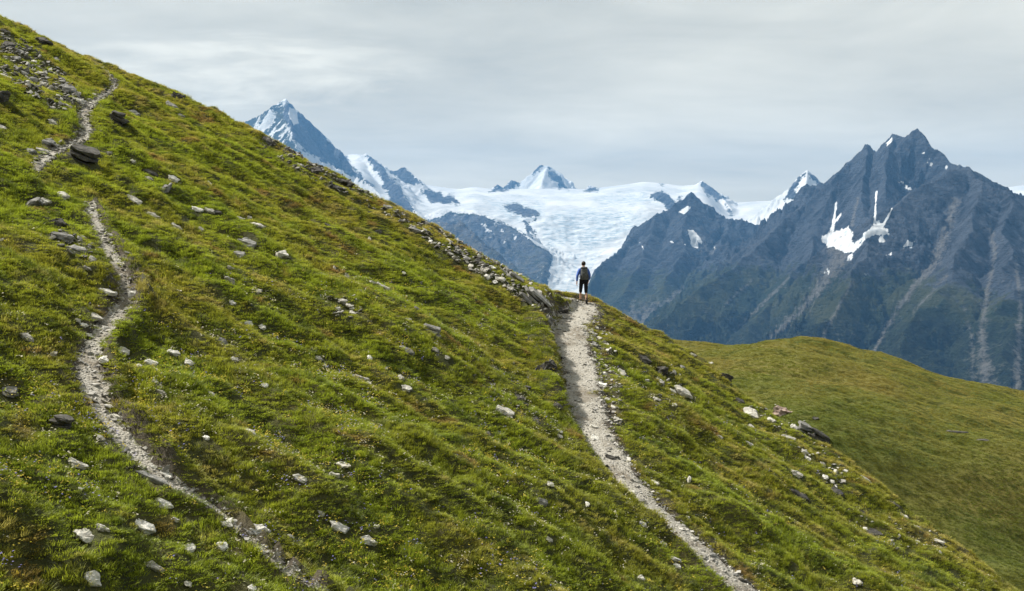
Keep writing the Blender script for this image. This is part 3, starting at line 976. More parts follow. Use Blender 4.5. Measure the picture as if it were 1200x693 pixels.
# px, py, width, height (photograph pixels), tilt (degrees, right end down), tone, style (S slab, B upright block, L layered outcrop), label, short name
BIG = [
    (92, 118, 15, 11, 10, 'W', 'B', 'pale rounded boulder beside the stony trail high on the left', 'the pale boulder on the upper trail'),
    (137, 141, 27, 15, 22, 'D', 'L', 'dark layered outcrop right of the upper stony trail near the left skyline', 'the dark outcrop right of the upper trail'),
    (208, 112, 17, 11, 20, 'D', 'B', 'dark knob of rock breaking the left skyline', 'the dark knob on the left skyline'),
    (98, 186, 52, 20, 24, 'D', 'L', 'broad dark layered outcrop under a turf knoll at the foot of the upper trail', 'the broad dark outcrop under the turf knoll'),
    (39, 236, 15, 31, 60, 'G', 'B', 'tall grey slab standing upright in the grass at the far left', 'the tall upright slab at far left'),
    (73, 277, 29, 12, 22, 'G', 'S', 'long grey slab in a hollow left of the winding trail', 'the grey slab in the hollow'),
    (68, 261, 24, 12, 20, 'D', 'B', 'dark block standing in for the shade of the hollow above a long grey slab', 'the dark rock in the hollow'),  # dark stone block added in place of the shade inside a recess
    (125, 343, 24, 6, 8, 'W', 'S', 'thin white slab lying across the winding trail just above its bend', 'the thin white slab at the trail bend'),
    (110, 373, 25, 9, 5, 'P', 'S', 'pale flat rock left of the winding trail just below its bend', 'the pale flat rock below the bend'),
    (72, 496, 33, 14, 14, 'D', 'L', 'dark layered ledge in the grass left of the winding trail', 'the dark ledge left of the winding trail'),
    (12, 458, 20, 13, 42, 'G', 'S', 'grey tilted rock at the left edge above a reddish bare patch', 'the grey tilted rock at left edge'),
    (178, 562, 54, 7, 33, 'G', 'S', 'long plank-shaped grey slab lying along the lower winding trail', 'the plank-shaped slab'),
    (196, 558, 22, 9, 25, 'W', 'S', 'white flat rock on the trail touching the long plank-shaped slab', 'the white rock by the plank slab'),
    (302, 623, 28, 17, 12, 'W', 'B', 'large white boulder beside the lower end of the winding trail', 'the large white boulder'),
    (107, 677, 27, 14, 8, 'W', 'S', 'white lichen-spotted rock in the bottom left corner', 'the white rock in the bottom left corner'),
    (101, 628, 34, 15, 26, 'P', 'S', 'angular pale rock in the grass above the white rock in the bottom left corner', 'the angular pale rock lower left'),
    (167, 617, 33, 13, 18, 'W', 'S', 'long white rock in grass below the plank-shaped slab', 'the long white rock below the plank slab'),
    (180, 665, 27, 8, 14, 'P', 'S', 'low pale rock half buried near the bottom edge', 'the half buried rock at the bottom'),
    (397, 619, 28, 12, 18, 'W', 'S', 'white rock with a flat top right of the large white boulder', 'the white flat-topped rock'),
    (431, 634, 25, 8, 10, 'W', 'S', 'narrow white rock at the lower middle of the slope', 'the narrow white rock lower middle'),
    (292, 506, 19, 9, 5, 'W', 'S', 'white flat rock alone in the middle of the green slope', 'the lone white rock in mid slope'),
    (402, 545, 21, 8, 18, 'P', 'S', 'pale wedge-shaped stone in grass between the two trails', 'the pale wedge between the trails'),
    (591, 482, 26, 10, 28, 'P', 'S', 'pale slab in the grass left of the wide gravel trail', 'the pale slab left of the wide trail'),
    (634, 589, 16, 8, 34, 'G', 'S', 'grey tilted slab left of the lower wide trail', 'the grey slab left of the lower wide trail'),
    (291, 285, 25, 13, 22, 'G', 'S', 'ribbed grey slab high on the middle slope', 'the ribbed grey slab'),
    (331, 297, 20, 11, 34, 'P', 'S', 'pale tilted rock right of the ribbed grey slab', 'the pale tilted rock near the ribbed slab'),
    (302, 264, 21, 6, 24, 'P', 'S', 'thin pale slab above the ribbed grey slab', 'the thin slab above the ribbed slab'),
    (269, 327, 18, 11, 15, 'P', 'B', 'pale wedge-shaped rock with dark side below the ribbed slab', 'the pale wedge below the ribbed slab'),
    (259, 400, 20, 8, 8, 'G', 'S', 'grey flat-topped rock in the green grass right of the trail bend', 'the grey flat-topped rock'),
    (156, 234, 21, 7, 28, 'P', 'S', 'pale leaning slab right of where the winding trail begins', 'the pale leaning slab upper left'),
    (506, 388, 25, 8, 16, 'G', 'L', 'grey broken outcrop in the middle of the slope below the crest', 'the grey broken outcrop'),
    (475, 410, 24, 6, 25, 'G', 'S', 'narrow grey slab left of and below the grey broken outcrop', 'the narrow slab near the broken outcrop'),
    (422, 443, 27, 5, 30, 'P', 'S', 'thin pale slab edge showing in the mid slope grass', 'the thin slab edge in mid slope'),
    (449, 336, 19, 4, 28, 'P', 'S', 'thin pale sliver of rock in the upper middle slope', 'the thin sliver upper middle'),
    (603, 327, 32, 8, 38, 'G', 'L', 'upper grey layered slabs on the crest left of the hiker', 'the upper crest slabs'),
    (627, 350, 42, 11, 40, 'G', 'L', 'long tilted layered outcrop on the crest just left of the hiker', 'the long tilted outcrop by the hiker'),
    (642, 374, 15, 15, 30, 'G', 'B', 'grey block at the foot of the crest outcrop beside the wide trail', 'the grey block beside the wide trail'),
    (654, 361, 26, 9, 15, 'D', 'B', 'dark rock bank left of the wide trail near the hiker', 'the dark bank near the hiker'),
    (643, 428, 18, 22, 50, 'D', 'B', 'dark upright rock in the cut bank left of the wide trail', 'the dark rock in the trail bank'),
    (652, 476, 13, 16, 50, 'D', 'B', 'lower dark rock in the cut bank left of the wide trail', 'the lower dark bank rock'),
    (775, 435, 17, 15, 12, 'D', 'B', 'dark block on the slope right of the wide trail', 'the dark block right of the wide trail'),
    (755, 421, 19, 8, 20, 'D', 'S', 'dark flat rock above left of the dark block right of the trail', 'the dark flat rock right of the trail'),
    (802, 459, 27, 10, 36, 'P', 'S', 'pale tilted slab on the right slope between trail and crest', 'the pale tilted slab on the right slope'),
    (848, 441, 23, 9, 12, 'D', 'B', 'dark flat rock on the right crest against the far shoulder', 'the dark rock on the right crest'),
    (881, 482, 24, 17, 46, 'P', 'S', 'large pale leaning slab on the right crest', 'the large pale leaning slab'),
    (917, 483, 25, 14, 18, 'R', 'B', 'reddish topped rock at the head of the right crest outcrop', 'the reddish topped rock'),
    (943, 504, 26, 10, 24, 'G', 'L', 'grey broken rock in the middle of the right crest outcrop', 'the middle of the right outcrop'),
    (961, 515, 42, 11, 28, 'D', 'L', 'dark layered ledge at the lower end of the right crest outcrop', 'the lower ledge of the right outcrop'),
    (943, 530, 10, 8, 5, 'W', 'B', 'white round stone below the right crest outcrop', 'the white round stone on the right'),
    (934, 555, 15, 8, 22, 'P', 'S', 'pale flat stone in grass below the white round stone', 'the pale flat stone on the right slope'),
    (1120, 506, 31, 4, 22, 'D', 'S', 'long dark ledge in the grass of the far shoulder', 'the long dark ledge on the shoulder'),
    (1152, 516, 18, 4, 38, 'D', 'S', 'short dark ledge right of the long one on the far shoulder', 'the short dark ledge on the shoulder'),
    (1004, 682, 12, 9, 40, 'P', 'S', 'pale stone at the bottom of the right slope', 'the pale stone at bottom right'),
    (728, 434, 11, 14, 50, 'P', 'S', 'pale upright stone right of the wide trail above its middle', 'the pale upright stone by the trail'),
    (697, 406, 17, 11, 25, 'G', 'B', 'purplish grey rock on the right edge of the wide trail', 'the purplish rock on the trail edge'),
    (697, 513, 11, 8, 10, 'W', 'S', 'pale flat stone lying in the middle of the wide trail', 'the flat stone in the wide trail'),
]
SMALL = """79,124,10,6,P 157,133,14,8,G 202,124,17,6,G 213,136,11,6,G 62,144,11,6,P 58,166,17,11,G 36,176,11,8,G 50,177,15,5,P 128,179,8,7,P 3,112,14,18,D 3,149,9,9,P 7,90,15,4,P 79,104,18,9,G 52,48,20,8,D 156,190,8,4,P
40,72,6,5,P 30,82,7,6,G 48,86,8,5,P 38,93,12,8,G 52,98,11,7,P 44,101,8,6,G 60,104,9,5,P 33,100,7,5,P 56,92,7,5,G 66,70,9,4,G 68,112,6,4,P 24,60,8,6,G 10,52,14,9,D 18,68,10,7,G
74,230,15,8,P 90,291,24,9,G 108,304,9,6,P 102,316,11,3,P 158,345,14,7,W 98,381,11,5,W 91,376,7,4,P 179,253,17,4,P 207,266,14,7,P 193,220,11,16,G 203,209,13,6,W 174,209,11,4,P 176,203,20,4,D 231,246,14,5,W 235,269,8,4,P 2,281,6,5,P 53,237,12,6,P
32,396,18,6,P 62,415,9,11,P 123,422,14,7,W 143,412,17,7,P 203,414,16,6,W 177,426,15,6,W 222,426,12,5,W 189,461,12,4,P 182,449,10,4,P 163,430,9,4,P 118,515,11,6,P 91,545,24,6,P 136,491,15,5,P 216,574,11,9,W 179,549,10,4,W 170,526,7,5,W 154,547,9,6,D
192,590,23,8,W 120,622,18,5,P 221,642,14,11,W 220,685,10,7,P 94,574,6,5,P 205,610,9,4,P 260,639,15,10,W 265,617,15,6,P 376,605,10,6,P 441,617,9,7,P 392,558,13,3,P 339,629,8,4,P 295,691,11,6,W 351,564,19,6,P
245,215,8,5,W 245,247,13,6,P 255,249,9,6,D 281,256,10,6,P 292,255,7,5,P 281,297,15,10,G 270,315,9,4,P 302,341,9,8,P 272,355,9,5,W 291,379,11,6,W 307,383,10,5,W 433,281,6,8,P 443,273,10,8,D 406,324,8,8,P 392,314,5,7,P 378,322,11,5,G 402,353,12,5,P 409,360,11,4,P 396,362,8,4,P 413,367,8,5,P 436,331,8,4,W 351,193,11,8,P 371,199,15,7,D 394,220,16,7,D 405,213,20,6,D 384,264,8,5,D 432,230,11,5,G 315,165,18,8,D 340,178,12,6,D 455,243,12,6,G
274,422,10,4,P 310,452,9,6,W 249,464,14,4,W 241,513,9,6,W 433,420,8,5,W 451,432,7,5,P 373,421,11,5,G 381,430,7,4,P 488,269,17,6,G 488,361,7,5,G 478,375,9,4,P 473,320,5,4,W 510,411,9,4,P 524,420,7,4,P 476,456,13,6,P 470,443,9,6,P 432,450,7,5,P 645,568,9,6,P 655,506,9,4,W 656,513,8,4,P 581,434,22,8,D 609,466,14,7,D 629,494,14,9,D 571,509,10,6,D
577,313,10,5,W 586,327,13,5,P 571,324,8,5,W 557,295,11,5,P 547,303,9,5,G 527,283,9,5,P 580,331,7,5,W 567,316,9,5,P 535,291,8,4,G 590,318,12,5,G 560,306,8,5,D 552,312,7,4,P 598,338,9,5,P 612,352,9,5,D 643,388,15,5,P 500,262,10,5,G 515,273,9,5,D
683,383,10,4,P 695,391,11,5,P 695,422,11,4,P 709,438,9,9,W 709,429,7,5,P 705,451,14,6,W 773,446,9,5,W 788,458,11,6,P 795,455,11,6,P 770,468,11,5,P 758,446,6,5,W 715,392,8,5,P 703,396,7,4,P 711,404,8,5,P 699,384,7,4,P 712,469,8,4,P 719,478,7,4,P 704,478,8,4,P 722,491,8,4,P 790,436,7,5,P 812,416,8,4,P 832,426,9,4,P 800,430,7,4,G 798,470,7,5,P 790,474,8,4,P
697,501,13,4,P 743,578,13,5,P 767,566,10,5,W 746,565,11,5,P 753,615,9,5,W 777,638,10,5,W 791,656,15,4,W 793,664,10,4,W 751,678,10,5,P 688,591,6,6,W 643,634,9,5,P 835,652,10,8,G 872,682,15,4,D 819,549,8,5,P 807,562,5,9,P 843,512,9,4,P 878,520,11,5,P 806,607,6,5,W 783,577,7,4,P 718,538,20,4,D 850,668,9,4,P 860,675,8,4,G 812,632,7,4,P
904,492,11,5,P 947,537,8,5,W 967,559,7,6,W 924,513,17,4,P 979,552,6,9,P 991,552,5,4,W 979,571,6,5,W 975,565,6,5,P 930,500,8,5,W 1101,635,13,6,P 1014,620,7,5,W 1024,624,18,9,D 1074,618,10,4,P 1075,635,6,4,W 1015,562,15,4,P 937,580,28,9,D 981,577,16,9,D 1048,592,14,5,D 1060,605,10,4,P 880,500,9,4,P 867,470,12,5,D 955,490,8,4,D 1010,600,8,5,D""".split()

ROCKS_AT = []          # x, y, half length, half depth, angle: kept clear of grass


def place_rock(px, py, w, h, tilt, tone, style, seed, label, group):
    p, d = cast(px, py + h * 0.15)
    n = gnormal(np.array([p[0]]), np.array([p[1]]), 0.7)[0]
    n = Vector(n)
    th = math.radians(tilt)
    view = Vector((p[0], p[1], p[2])).normalized()
    W_, H_ = 0.86 * w / F * d, 0.80 * h / F * d
    s = Vector((math.cos(th), 0.25 * math.sin(th), -math.sin(th)))
    if style == 'S':
        e1 = (s - n * s.dot(n)).normalized()
        e3 = n
        e2 = e3.cross(e1).normalized()
        L = W_ / max(0.6, math.sqrt(max(0, 1 - e1.dot(view) ** 2)))
        D = H_ / max(0.45, math.sqrt(max(0, 1 - e2.dot(view) ** 2)))
        L, D = L * 1.12, D * 1.15
        T = min(0.45 * L, max(0.12, 0.42 * min(L, D)))
        lift = -0.17 * T + 0.03
    else:
        e1 = s.normalized()
        e3 = Vector((0.25 * n.x, -0.30, 1)).normalized()
        e3 = (e3 - e1 * e3.dot(e1)).normalized()
        e2 = e3.cross(e1).normalized()
        L, T = W_ * 1.1, H_ * 1.7
        D = max(0.6 * min(L, 1.6), 0.8 * T)
        lift = -0.14 * T if style == 'B' else 0.04 * T
        e3 = (e3 + 0.35 * Vector((0, 0, 1))).normalized()
        e3 = (e3 - e1 * e3.dot(e1)).normalized()
        e2 = e3.cross(e1).normalized()
    M = Matrix((e1, e2, e3)).transposed().to_4x4()
    c = Vector(p) + e3 * lift
    M.translation = c
    ang = math.atan2(e1.y, e1.x)
    ROCKS_AT.append((p[0], p[1], 0.48 * L, 0.48 * D, ang))
    mat = ROCK[tone]
    if style == 'L':
        o = bpy.data.objects.new('rock_outcrop', None)
        COL.objects.link(o)
        r = random.Random(seed)
        k = 4 if h >= 9 else 3
        for i in range(k):
            f = (i + 0.5) / k - 0.5
            me = hull_mesh('rock_layer', (L * r.uniform(0.62, 1.0), D * r.uniform(0.75, 1.0), T / k * r.uniform(0.85, 1.25)), seed * 7 + i, mat, 6, boxy=0.9, rough=0.10)
            c_ = bpy.data.objects.new('rock_layer', me)
            COL.objects.link(c_)
            c_.parent = o
            c_.location = (r.uniform(-0.12, 0.12) * L, r.uniform(-0.05, 0.12) * D + 0.10 * D * f, f * T)
            c_.rotation_euler = (r.uniform(-0.05, 0.05), r.uniform(-0.06, 0.06), r.uniform(-0.12, 0.12))
        o.matrix_world = M
    else:
        me = hull_mesh('rock', (L, D, T), seed, mat, 6 if w > 12 else 3, boxy=0.72, rough=0.16 if w > 8 else 0.0)
        o = bpy.data.objects.new('rock', me)
        COL.objects.link(o)
        o.matrix_world = M
    o['label'] = label
    o['category'] = 'rock'
    o['group'] = group
    return o


for i, (px, py, w, h, tilt, tone, style, lab, short) in enumerate(BIG):
    place_rock(px, py, w, h, tilt, tone, style, 1000 + i, lab, 'large rocks and outcrops on the slope')

LAND = [(b[0], b[1], b[8]) for b in BIG] + [(684, 340, 'the hiker')]


def auto_label(px, py, w, h, tone, used):
    size = 'tiny' if w <= 7 else ('small' if w <= 12 else 'medium')
    shape = 'flat stone' if h <= 0.55 * w else ('upright stone' if h > w else 'stone')
    near = sorted(LAND, key=lambda l: math.hypot(l[0] - px, l[1] - py))
    opts = []
    for lx, ly, nm in near[:6]:
        dx, dy = px - lx, py - ly
        q = math.hypot(dx, dy)
        dist = 'just ' if q < 22 else ('a little ' if q < 48 else ('' if q < 90 else 'well '))
        a = math.degrees(math.atan2(dy, dx)) % 360
        way = ['right of', 'below right of', 'below', 'below left of', 'left of', 'above left of', 'above', 'above right of'][int((a + 22.5) // 45) % 8]
        lab = f'{size} {TONE[tone]} {shape} {dist}{way} {nm}'
        if len(lab.split()) > 16:
            lab = f'{TONE[tone]} {shape} {dist}{way} {nm}'
        opts.append(lab)
        if lab not in used:
            return lab
    return opts[0]


used = set(b[7] for b in BIG)
for i, s_ in enumerate(SMALL):
    px, py, w, h, tone = s_.split(',')
    px, py, w, h = float(px), float(py), float(w), float(h)
    lab = auto_label(px, py, w, h, tone, used)
    used.add(lab)
    r = random.Random(3000 + i)
    style = 'B' if (h > 0.75 * w and r.random() < 0.6) else 'S'
    place_rock(px, py, w * 1.08, h * 1.08, r.uniform(4, 30), tone, style, 2000 + i, lab, 'stones scattered over the slope and trails')
RK = np.array(ROCKS_AT)


def rock_spills():
    xs, ys, sz, tn = [], [], [], []
    # spills of broken rock: polygons on the photograph grid, dropped onto the slope
    spills = [([(470, 258), (500, 262), (560, 292), (610, 325), (650, 352), (640, 366), (600, 342), (560, 322), (520, 292)], 420, 0.14, 0),
              ([(695, 380), (715, 388), (722, 440), (728, 480), (722, 500), (706, 480), (704, 440), (700, 410)], 240, 0.075, 0),
              ([(738, 555), (760, 558), (775, 580), (760, 590)], 50, 0.06, 0),
              ([(770, 420), (800, 440), (800, 480), (770, 470)], 60, 0.09, 0),
              ([(870, 470), (915, 478), (975, 515), (990, 575), (960, 560), (925, 510)], 110, 0.10, 0),
              ([(0, 35), (30, 55), (70, 85), (95, 115), (70, 130), (30, 105), (0, 80)], 420, 0.15, -0.2),
              ([(120, 270), (175, 330), (165, 350), (110, 330)], 60, 0.07, 0),
              ([(60, 265), (110, 290), (100, 305), (60, 290)], 40, 0.09, -0.2),
              ([(385, 345), (420, 350), (425, 375), (395, 370)], 30, 0.09, 0), ([(545, 425), (600, 430), (640, 500), (610, 500)], 60, 0.07, -0.4),
              ([(300, 165), (345, 172), (440, 232), (480, 262), (440, 245), (380, 215)], 200, 0.16, -0.35),
              ([(1000, 600), (1110, 630), (1100, 650), (1020, 635)], 40, 0.08, 0)]
    r = random.Random(11)
    for poly, n, mean, tone in spills:
        P = np.array(poly, float)
        k = 0
        while k < n:
            px, py = r.uniform(P[:, 0].min(), P[:, 0].max()), r.uniform(P[:, 1].min(), P[:, 1].max())
            if poly_sd(np.array([px]), np.array([py]), poly)[0] < -4:
                continue
            k += 1
            p, d = cast(px, py)
            xs.append([p[0]]); ys.append([p[1]])
            sz.append([min(0.3, mean * math.exp(r.gauss(0, 0.5)))]); tn.append([tone])
    return [np.concatenate(a) for a in (xs, ys, sz, tn)]


SPILL = rock_spills()
_big = SPILL[2] > 0.05
RK = np.vstack([RK, np.stack([SPILL[0], SPILL[1], 0.5 * SPILL[2], 0.45 * SPILL[2], 0 * SPILL[0]], -1)[_big]])


def rock_clear(x, y, grow=1.0, pad=0.02):
    """True where no rock covers the ground"""
    ok = np.ones(len(x), bool)
    for rx, ry, a, b, th in RK:
        m = np.nonzero((np.abs(x - rx) < a + b + 0.3) & (np.abs(y - ry) < a + b + 0.3))[0]
        if len(m) == 0:
            continue
        dx, dy = x[m] - rx, y[m] - ry
        c, s = math.cos(th), math.sin(th)
        q = ((dx * c + dy * s) / (a * grow + pad)) ** 2 + ((-dx * s + dy * c) / (b * grow + pad)) ** 2
        # nothing tall in front of a rock either
        f = ((dx * c + dy * s) / (a * 0.6 + pad)) ** 2 + ((-dx * s + dy * c + 0.08) / (b * grow + pad)) ** 2
        ok[m[(q < 1) | (f < 0.8)]] = False
    return ok


# ------------------------------------------------------------------ grass and flowers
PROTO = bpy.data.collections.new('plant_shapes')       # shapes for the sward; not part of the scene themselves


def leaf_material(name, base=None):
    m = bpy.data.materials.new(name)
    m.use_nodes = True
    t = m.node_tree
    t.nodes.clear()
    if base is None:
        col = attr(t, 'tint', 'INSTANCER').outputs['Color']
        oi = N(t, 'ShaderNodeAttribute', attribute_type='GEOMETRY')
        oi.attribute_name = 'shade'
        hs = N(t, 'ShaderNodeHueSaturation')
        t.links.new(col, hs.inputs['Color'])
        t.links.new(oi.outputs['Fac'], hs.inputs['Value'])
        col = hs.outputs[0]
    else:
        rgb = N(t, 'ShaderNodeRGB')
        rgb.outputs[0].default_value = (*base, 1)
        col = rgb.outputs[0]
    d = N(t, 'ShaderNodeBsdfDiffuse')
    tr = N(t, 'ShaderNodeBsdfTranslucent')
    g = N(t, 'ShaderNodeBsdfGlossy')
    g.inputs['Roughness'].default_value = 0.5
    g.inputs['Color'].default_value = (0.6, 0.6, 0.6, 1)
    t.links.new(col, d.inputs[0])
    t.links.new(col, tr.inputs[0])
    mx = N(t, 'ShaderNodeMixShader')
    mx.inputs[0].default_value = 0.5
    t.links.new(d.outputs[0], mx.inputs[1])
    t.links.new(tr.outputs[0], mx.inputs[2])
    m2 = N(t, 'ShaderNodeMixShader')
    m2.inputs[0].default_value = 0.03
    t.links.new(mx.outputs[0], m2.inputs[1])
    t.links.new(g.outputs[0], m2.inputs[2])
    o = N(t, 'ShaderNodeOutputMaterial')
    t.links.new(m2.outputs[0], o.inputs[0])
    return m


LEAF = leaf_material('grass_blade')


def tuft(name, seed, n, rad, h0, h1, w, lean, seg=3):
    r = random.Random(seed)
    vs, fs, sh = [], [], []
    for k in range(n):
        a = r.uniform(0, 2 * math.pi)
        q = rad * math.sqrt(r.random())
        x, y = q * math.cos(a), q * math.sin(a)
        h = r.uniform(h0, h1) * (1 - 0.35 * q / rad)
        ba = a + r.uniform(-0.9, 0.9)
        ln = lean * r.uniform(0.3, 1.2) * (0.4 + q / rad)
        px, py = -math.sin(ba), math.cos(ba)
        b0 = len(vs)
        tone = r.uniform(0.65, 1.35)
        ww = w * r.uniform(0.7, 1.3)
        for i in range(seg):
            s = i / seg
            cx, cy = x + math.cos(ba) * ln * h * s * s, y + math.sin(ba) * ln * h * s * s
            cz = h * (s - 0.30 * ln * s * s) - 0.03
            hw = ww * (1 - 0.55 * s)
            vs += [(cx - px * hw, cy - py * hw, cz), (cx + px * hw, cy + py * hw, cz)]
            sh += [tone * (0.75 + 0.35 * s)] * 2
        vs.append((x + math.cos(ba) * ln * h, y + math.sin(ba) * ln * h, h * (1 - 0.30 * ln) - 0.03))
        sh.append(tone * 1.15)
        for i in range(seg - 1):
            fs.append((b0 + 2 * i, b0 + 2 * i + 1, b0 + 2 * i + 3, b0 + 2 * i + 2))
        fs.append((b0 + 2 * seg - 2, b0 + 2 * seg - 1, b0 + 2 * seg))
    me = bpy.data.meshes.new(name)
    me.from_pydata(vs, [], fs)
    a = me.attributes.new('shade', 'FLOAT', 'POINT')
    a.data.foreach_set('value', np.array(sh, np.float32))
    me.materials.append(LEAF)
    o = bpy.data.objects.new(name, me)
    return o


def sub_collection(name, objs):
    c = bpy.data.collections.new(name)
    for o in objs:
        c.objects.link(o)
    return c


def scatter_object(name, pts, rot, scl, tint, pick, coll, label, cat):
    me = bpy.data.meshes.new(name)
    me.vertices.add(len(pts))
    me.vertices.foreach_set('co', np.asarray(pts, np.float32).ravel())
    a = me.attributes.new('rot', 'FLOAT_VECTOR', 'POINT'); a.data.foreach_set('vector', np.asarray(rot, np.float32).ravel())
    a = me.attributes.new('scl', 'FLOAT_VECTOR', 'POINT'); a.data.foreach_set('vector', np.asarray(scl, np.float32).ravel())
    if tint is not None:
        a = me.attributes.new('tint', 'FLOAT_COLOR', 'POINT')
        a.data.foreach_set('color', np.concatenate([tint, np.ones((len(tint), 1))], 1).astype(np.float32).ravel())
    a = me.attributes.new('pick', 'INT', 'POINT'); a.data.foreach_set('value', np.asarray(pick, np.int32))
    o = bpy.data.objects.new(name, me)
    COL.objects.link(o)
    o['kind'] = 'stuff'
    o['label'] = label
    o['category'] = cat
    g = bpy.data.node_groups.new(name + '_scatter', 'GeometryNodeTree')
    g.interface.new_socket('Geometry', in_out='INPUT', socket_type='NodeSocketGeometry')
    g.interface.new_socket('Geometry', in_out='OUTPUT', socket_type='NodeSocketGeometry')
    gi, go = g.nodes.new('NodeGroupInput'), g.nodes.new('NodeGroupOutput')
    ip = g.nodes.new('GeometryNodeInstanceOnPoints')
    ci = g.nodes.new('GeometryNodeCollectionInfo')
    ci.inputs['Collection'].default_value = coll
    ci.inputs['Separate Children'].default_value = True
    ci.inputs['Reset Children'].default_value = True
    ip.inputs['Pick Instance'].default_value = True

    def named(nm, dt):
        n = g.nodes.new('GeometryNodeInputNamedAttribute')
        n.data_type = dt
        n.inputs['Name'].default_value = nm
        return n.outputs[0]
    L = g.links
    L.new(gi.outputs[0], ip.inputs['Points'])
    L.new(ci.outputs[0], ip.inputs['Instance'])
    L.new(named('pick', 'INT'), ip.inputs['Instance Index'])
    er = g.nodes.new('FunctionNodeEulerToRotation')
    L.new(named('rot', 'FLOAT_VECTOR'), er.inputs[0])
    L.new(er.outputs[0], ip.inputs['Rotation'])
    L.new(named('scl', 'FLOAT_VECTOR'), ip.inputs['Scale'])
    L.new(ip.outputs[0], go.inputs[0])
    md = o.modifiers.new('scatter', 'NODES')
    md.node_group = g
    return o


def field_points(n, y0, y1, margin=1.14, xmax=None):
    """random ground points in the part of the slope the camera looks at (uniform per square metre)"""
    u0, u1 = -CX / F * margin, (W0 - CX) / F * margin
    y = np.sqrt(rng.uniform(y0 * y0, y1 * y1, n))
    x = rng.uniform(u0, u1, n) * y
    return x, y


def grass_tint(x, y, k):
    """sward colour: fresh green low on the left, olive and straw higher up and by the crest"""
    px = CX + F * x / y
    py = HZ - F * gz(x, y) / y
    ly = (x * B_ + y * A_) / 0.534
    lx = (x * A_ - y * B_) / 0.534
    n1 = fbm(lx / 5.0, ly / 2.2, 3, 101)
    n2 = fbm(lx / 1.0, ly / 0.55, 3, 107)
    n3 = fbm(x / 0.5, y / 0.5, 2, 111)
    fresh, deep, olive, straw, rust = (np.array(c) for c in ((0.215, 0.258, 0.020), (0.070, 0.098, 0.013), (0.240, 0.212, 0.028), (0.370, 0.300, 0.095), (0.210, 0.120, 0.045)))
    near_crest = np.exp(-np.maximum(crest_y(x) - y, 0) / 5.0)
    dry = np.clip(0.24 + 0.55 * n1 + 0.45 * near_crest - 0.25 * sstep(py, 420, 640) * sstep(-px, -560, -200), 0, 1)
    c = fresh + (olive - fresh) * dry[:, None]
    dk = sstep(n2, 0.05, 0.65)
    c = c + (deep - c) * (0.75 * dk)[:, None]
    st = sstep(n3 + 0.5 * n1 + 0.5 * near_crest, 0.45, 1.0)
    c = c + (straw - c) * (0.6 * st)[:, None]
    ru = sstep(fbm(x / 1.1, y / 1.1, 2, 121) + 0.3 * dry, 0.62, 0.95)
    ru = np.clip(ru + np.exp(-((px - 22) / 20) ** 2 - ((py - 500) / 16) ** 2), 0, 1)
    c = c + (rust - c) * (0.7 * ru)[:, None]
    return c * rng.uniform(0.75, 1.28, (len(x), 1)) * k * 1.30


tufts = [tuft('grass_tuft_%d' % i, 40 + i, 64, 0.13, 0.045, 0.115, 0.0038, 0.8) for i in range(4)]
tufts += [tuft('grass_tall_%d' % i, 60 + i, 40, 0.08, 0.10, 0.21, 0.0034, 0.8) for i in range(2)]
tufts += [tuft('herb_%d' % i, 80 + i, 34, 0.12, 0.03, 0.075, 0.011, 1.0, 2) for i in range(3)]
tufts.sort(key=lambda o: o.name)                      # collection order is by name
NAMES = [o.name for o in tufts]
I_TUFT = [i for i, n in enumerate(NAMES) if 'tuft' in n]
I_TALL = [i for i, n in enumerate(NAMES) if 'tall' in n]
I_HERB = [i for i, n in enumerate(NAMES) if 'herb' in n]
C_TUFT = sub_collection('sward_shapes', tufts)


def place(x, y, z, s, sz, tilt=0.35):
    n = gnormal(x, y)
    # blades grow between upright and square to the slope
    ax, ay = -tilt * n[:, 1], tilt * n[:, 0]
    rot = np.stack([ax + rng.normal(0, 0.10, len(x)), ay + rng.normal(0, 0.10, len(x)), rng.uniform(0, 6.283, len(x))], -1)
    scl = np.stack([s, s, sz], -1)
    return np.stack([x, y, z], -1), rot, scl


def sward():
    x, y = field_points(235000, 9.0, 54.0)
    yc = crest_y(x)
    q, _, _, _ = trail_field(x, y)
    thin = fbm(x / 0.8, y / 0.8, 3, 131)
    near_crest = np.exp(-np.maximum(yc - y, 0) / 2.5)
    keep = (y < yc + 2.5) & (q > 0.80 + 0.50 * thin) & (rng.random(len(x)) < 1.0 - 0.85 * sstep(thin + 0.45 * near_crest, 0.55, 0.9)) & (rng.random(len(x)) < sstep(q, 0.7, 1.7) * 0.8 + 0.2)
    keep[keep] = rock_clear(x[keep], y[keep])
    x, y, q, thin = x[keep], y[keep], q[keep], thin[keep]
    n = len(x)
    kind = rng.random(n)
    tallf = fbm(x / 1.6, y / 1.6, 2, 141)
    pick = rng.choice(I_TUFT, n)
    pick = np.where(kind < 0.32, rng.choice(I_HERB, n), pick)
    pick = np.where((kind > 0.88 - 0.22 * tallf), rng.choice(I_TALL, n), pick)
    s = rng.uniform(0.75, 1.35, n)
    sz = s * rng.uniform(0.75, 1.25, n) * np.clip(0.85 + 0.5 * tallf + 0.6 * fbm(x / 0.45, y / 0.45, 2, 143), 0.45, 1.8) * np.clip(0.45 + 0.25 * q, 0.5, 1)
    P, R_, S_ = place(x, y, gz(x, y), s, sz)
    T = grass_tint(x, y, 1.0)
    scatter_object('grass', P, R_, S_, T, pick, C_TUFT, 'short green and straw coloured alpine grass covering the near slope', 'grass')


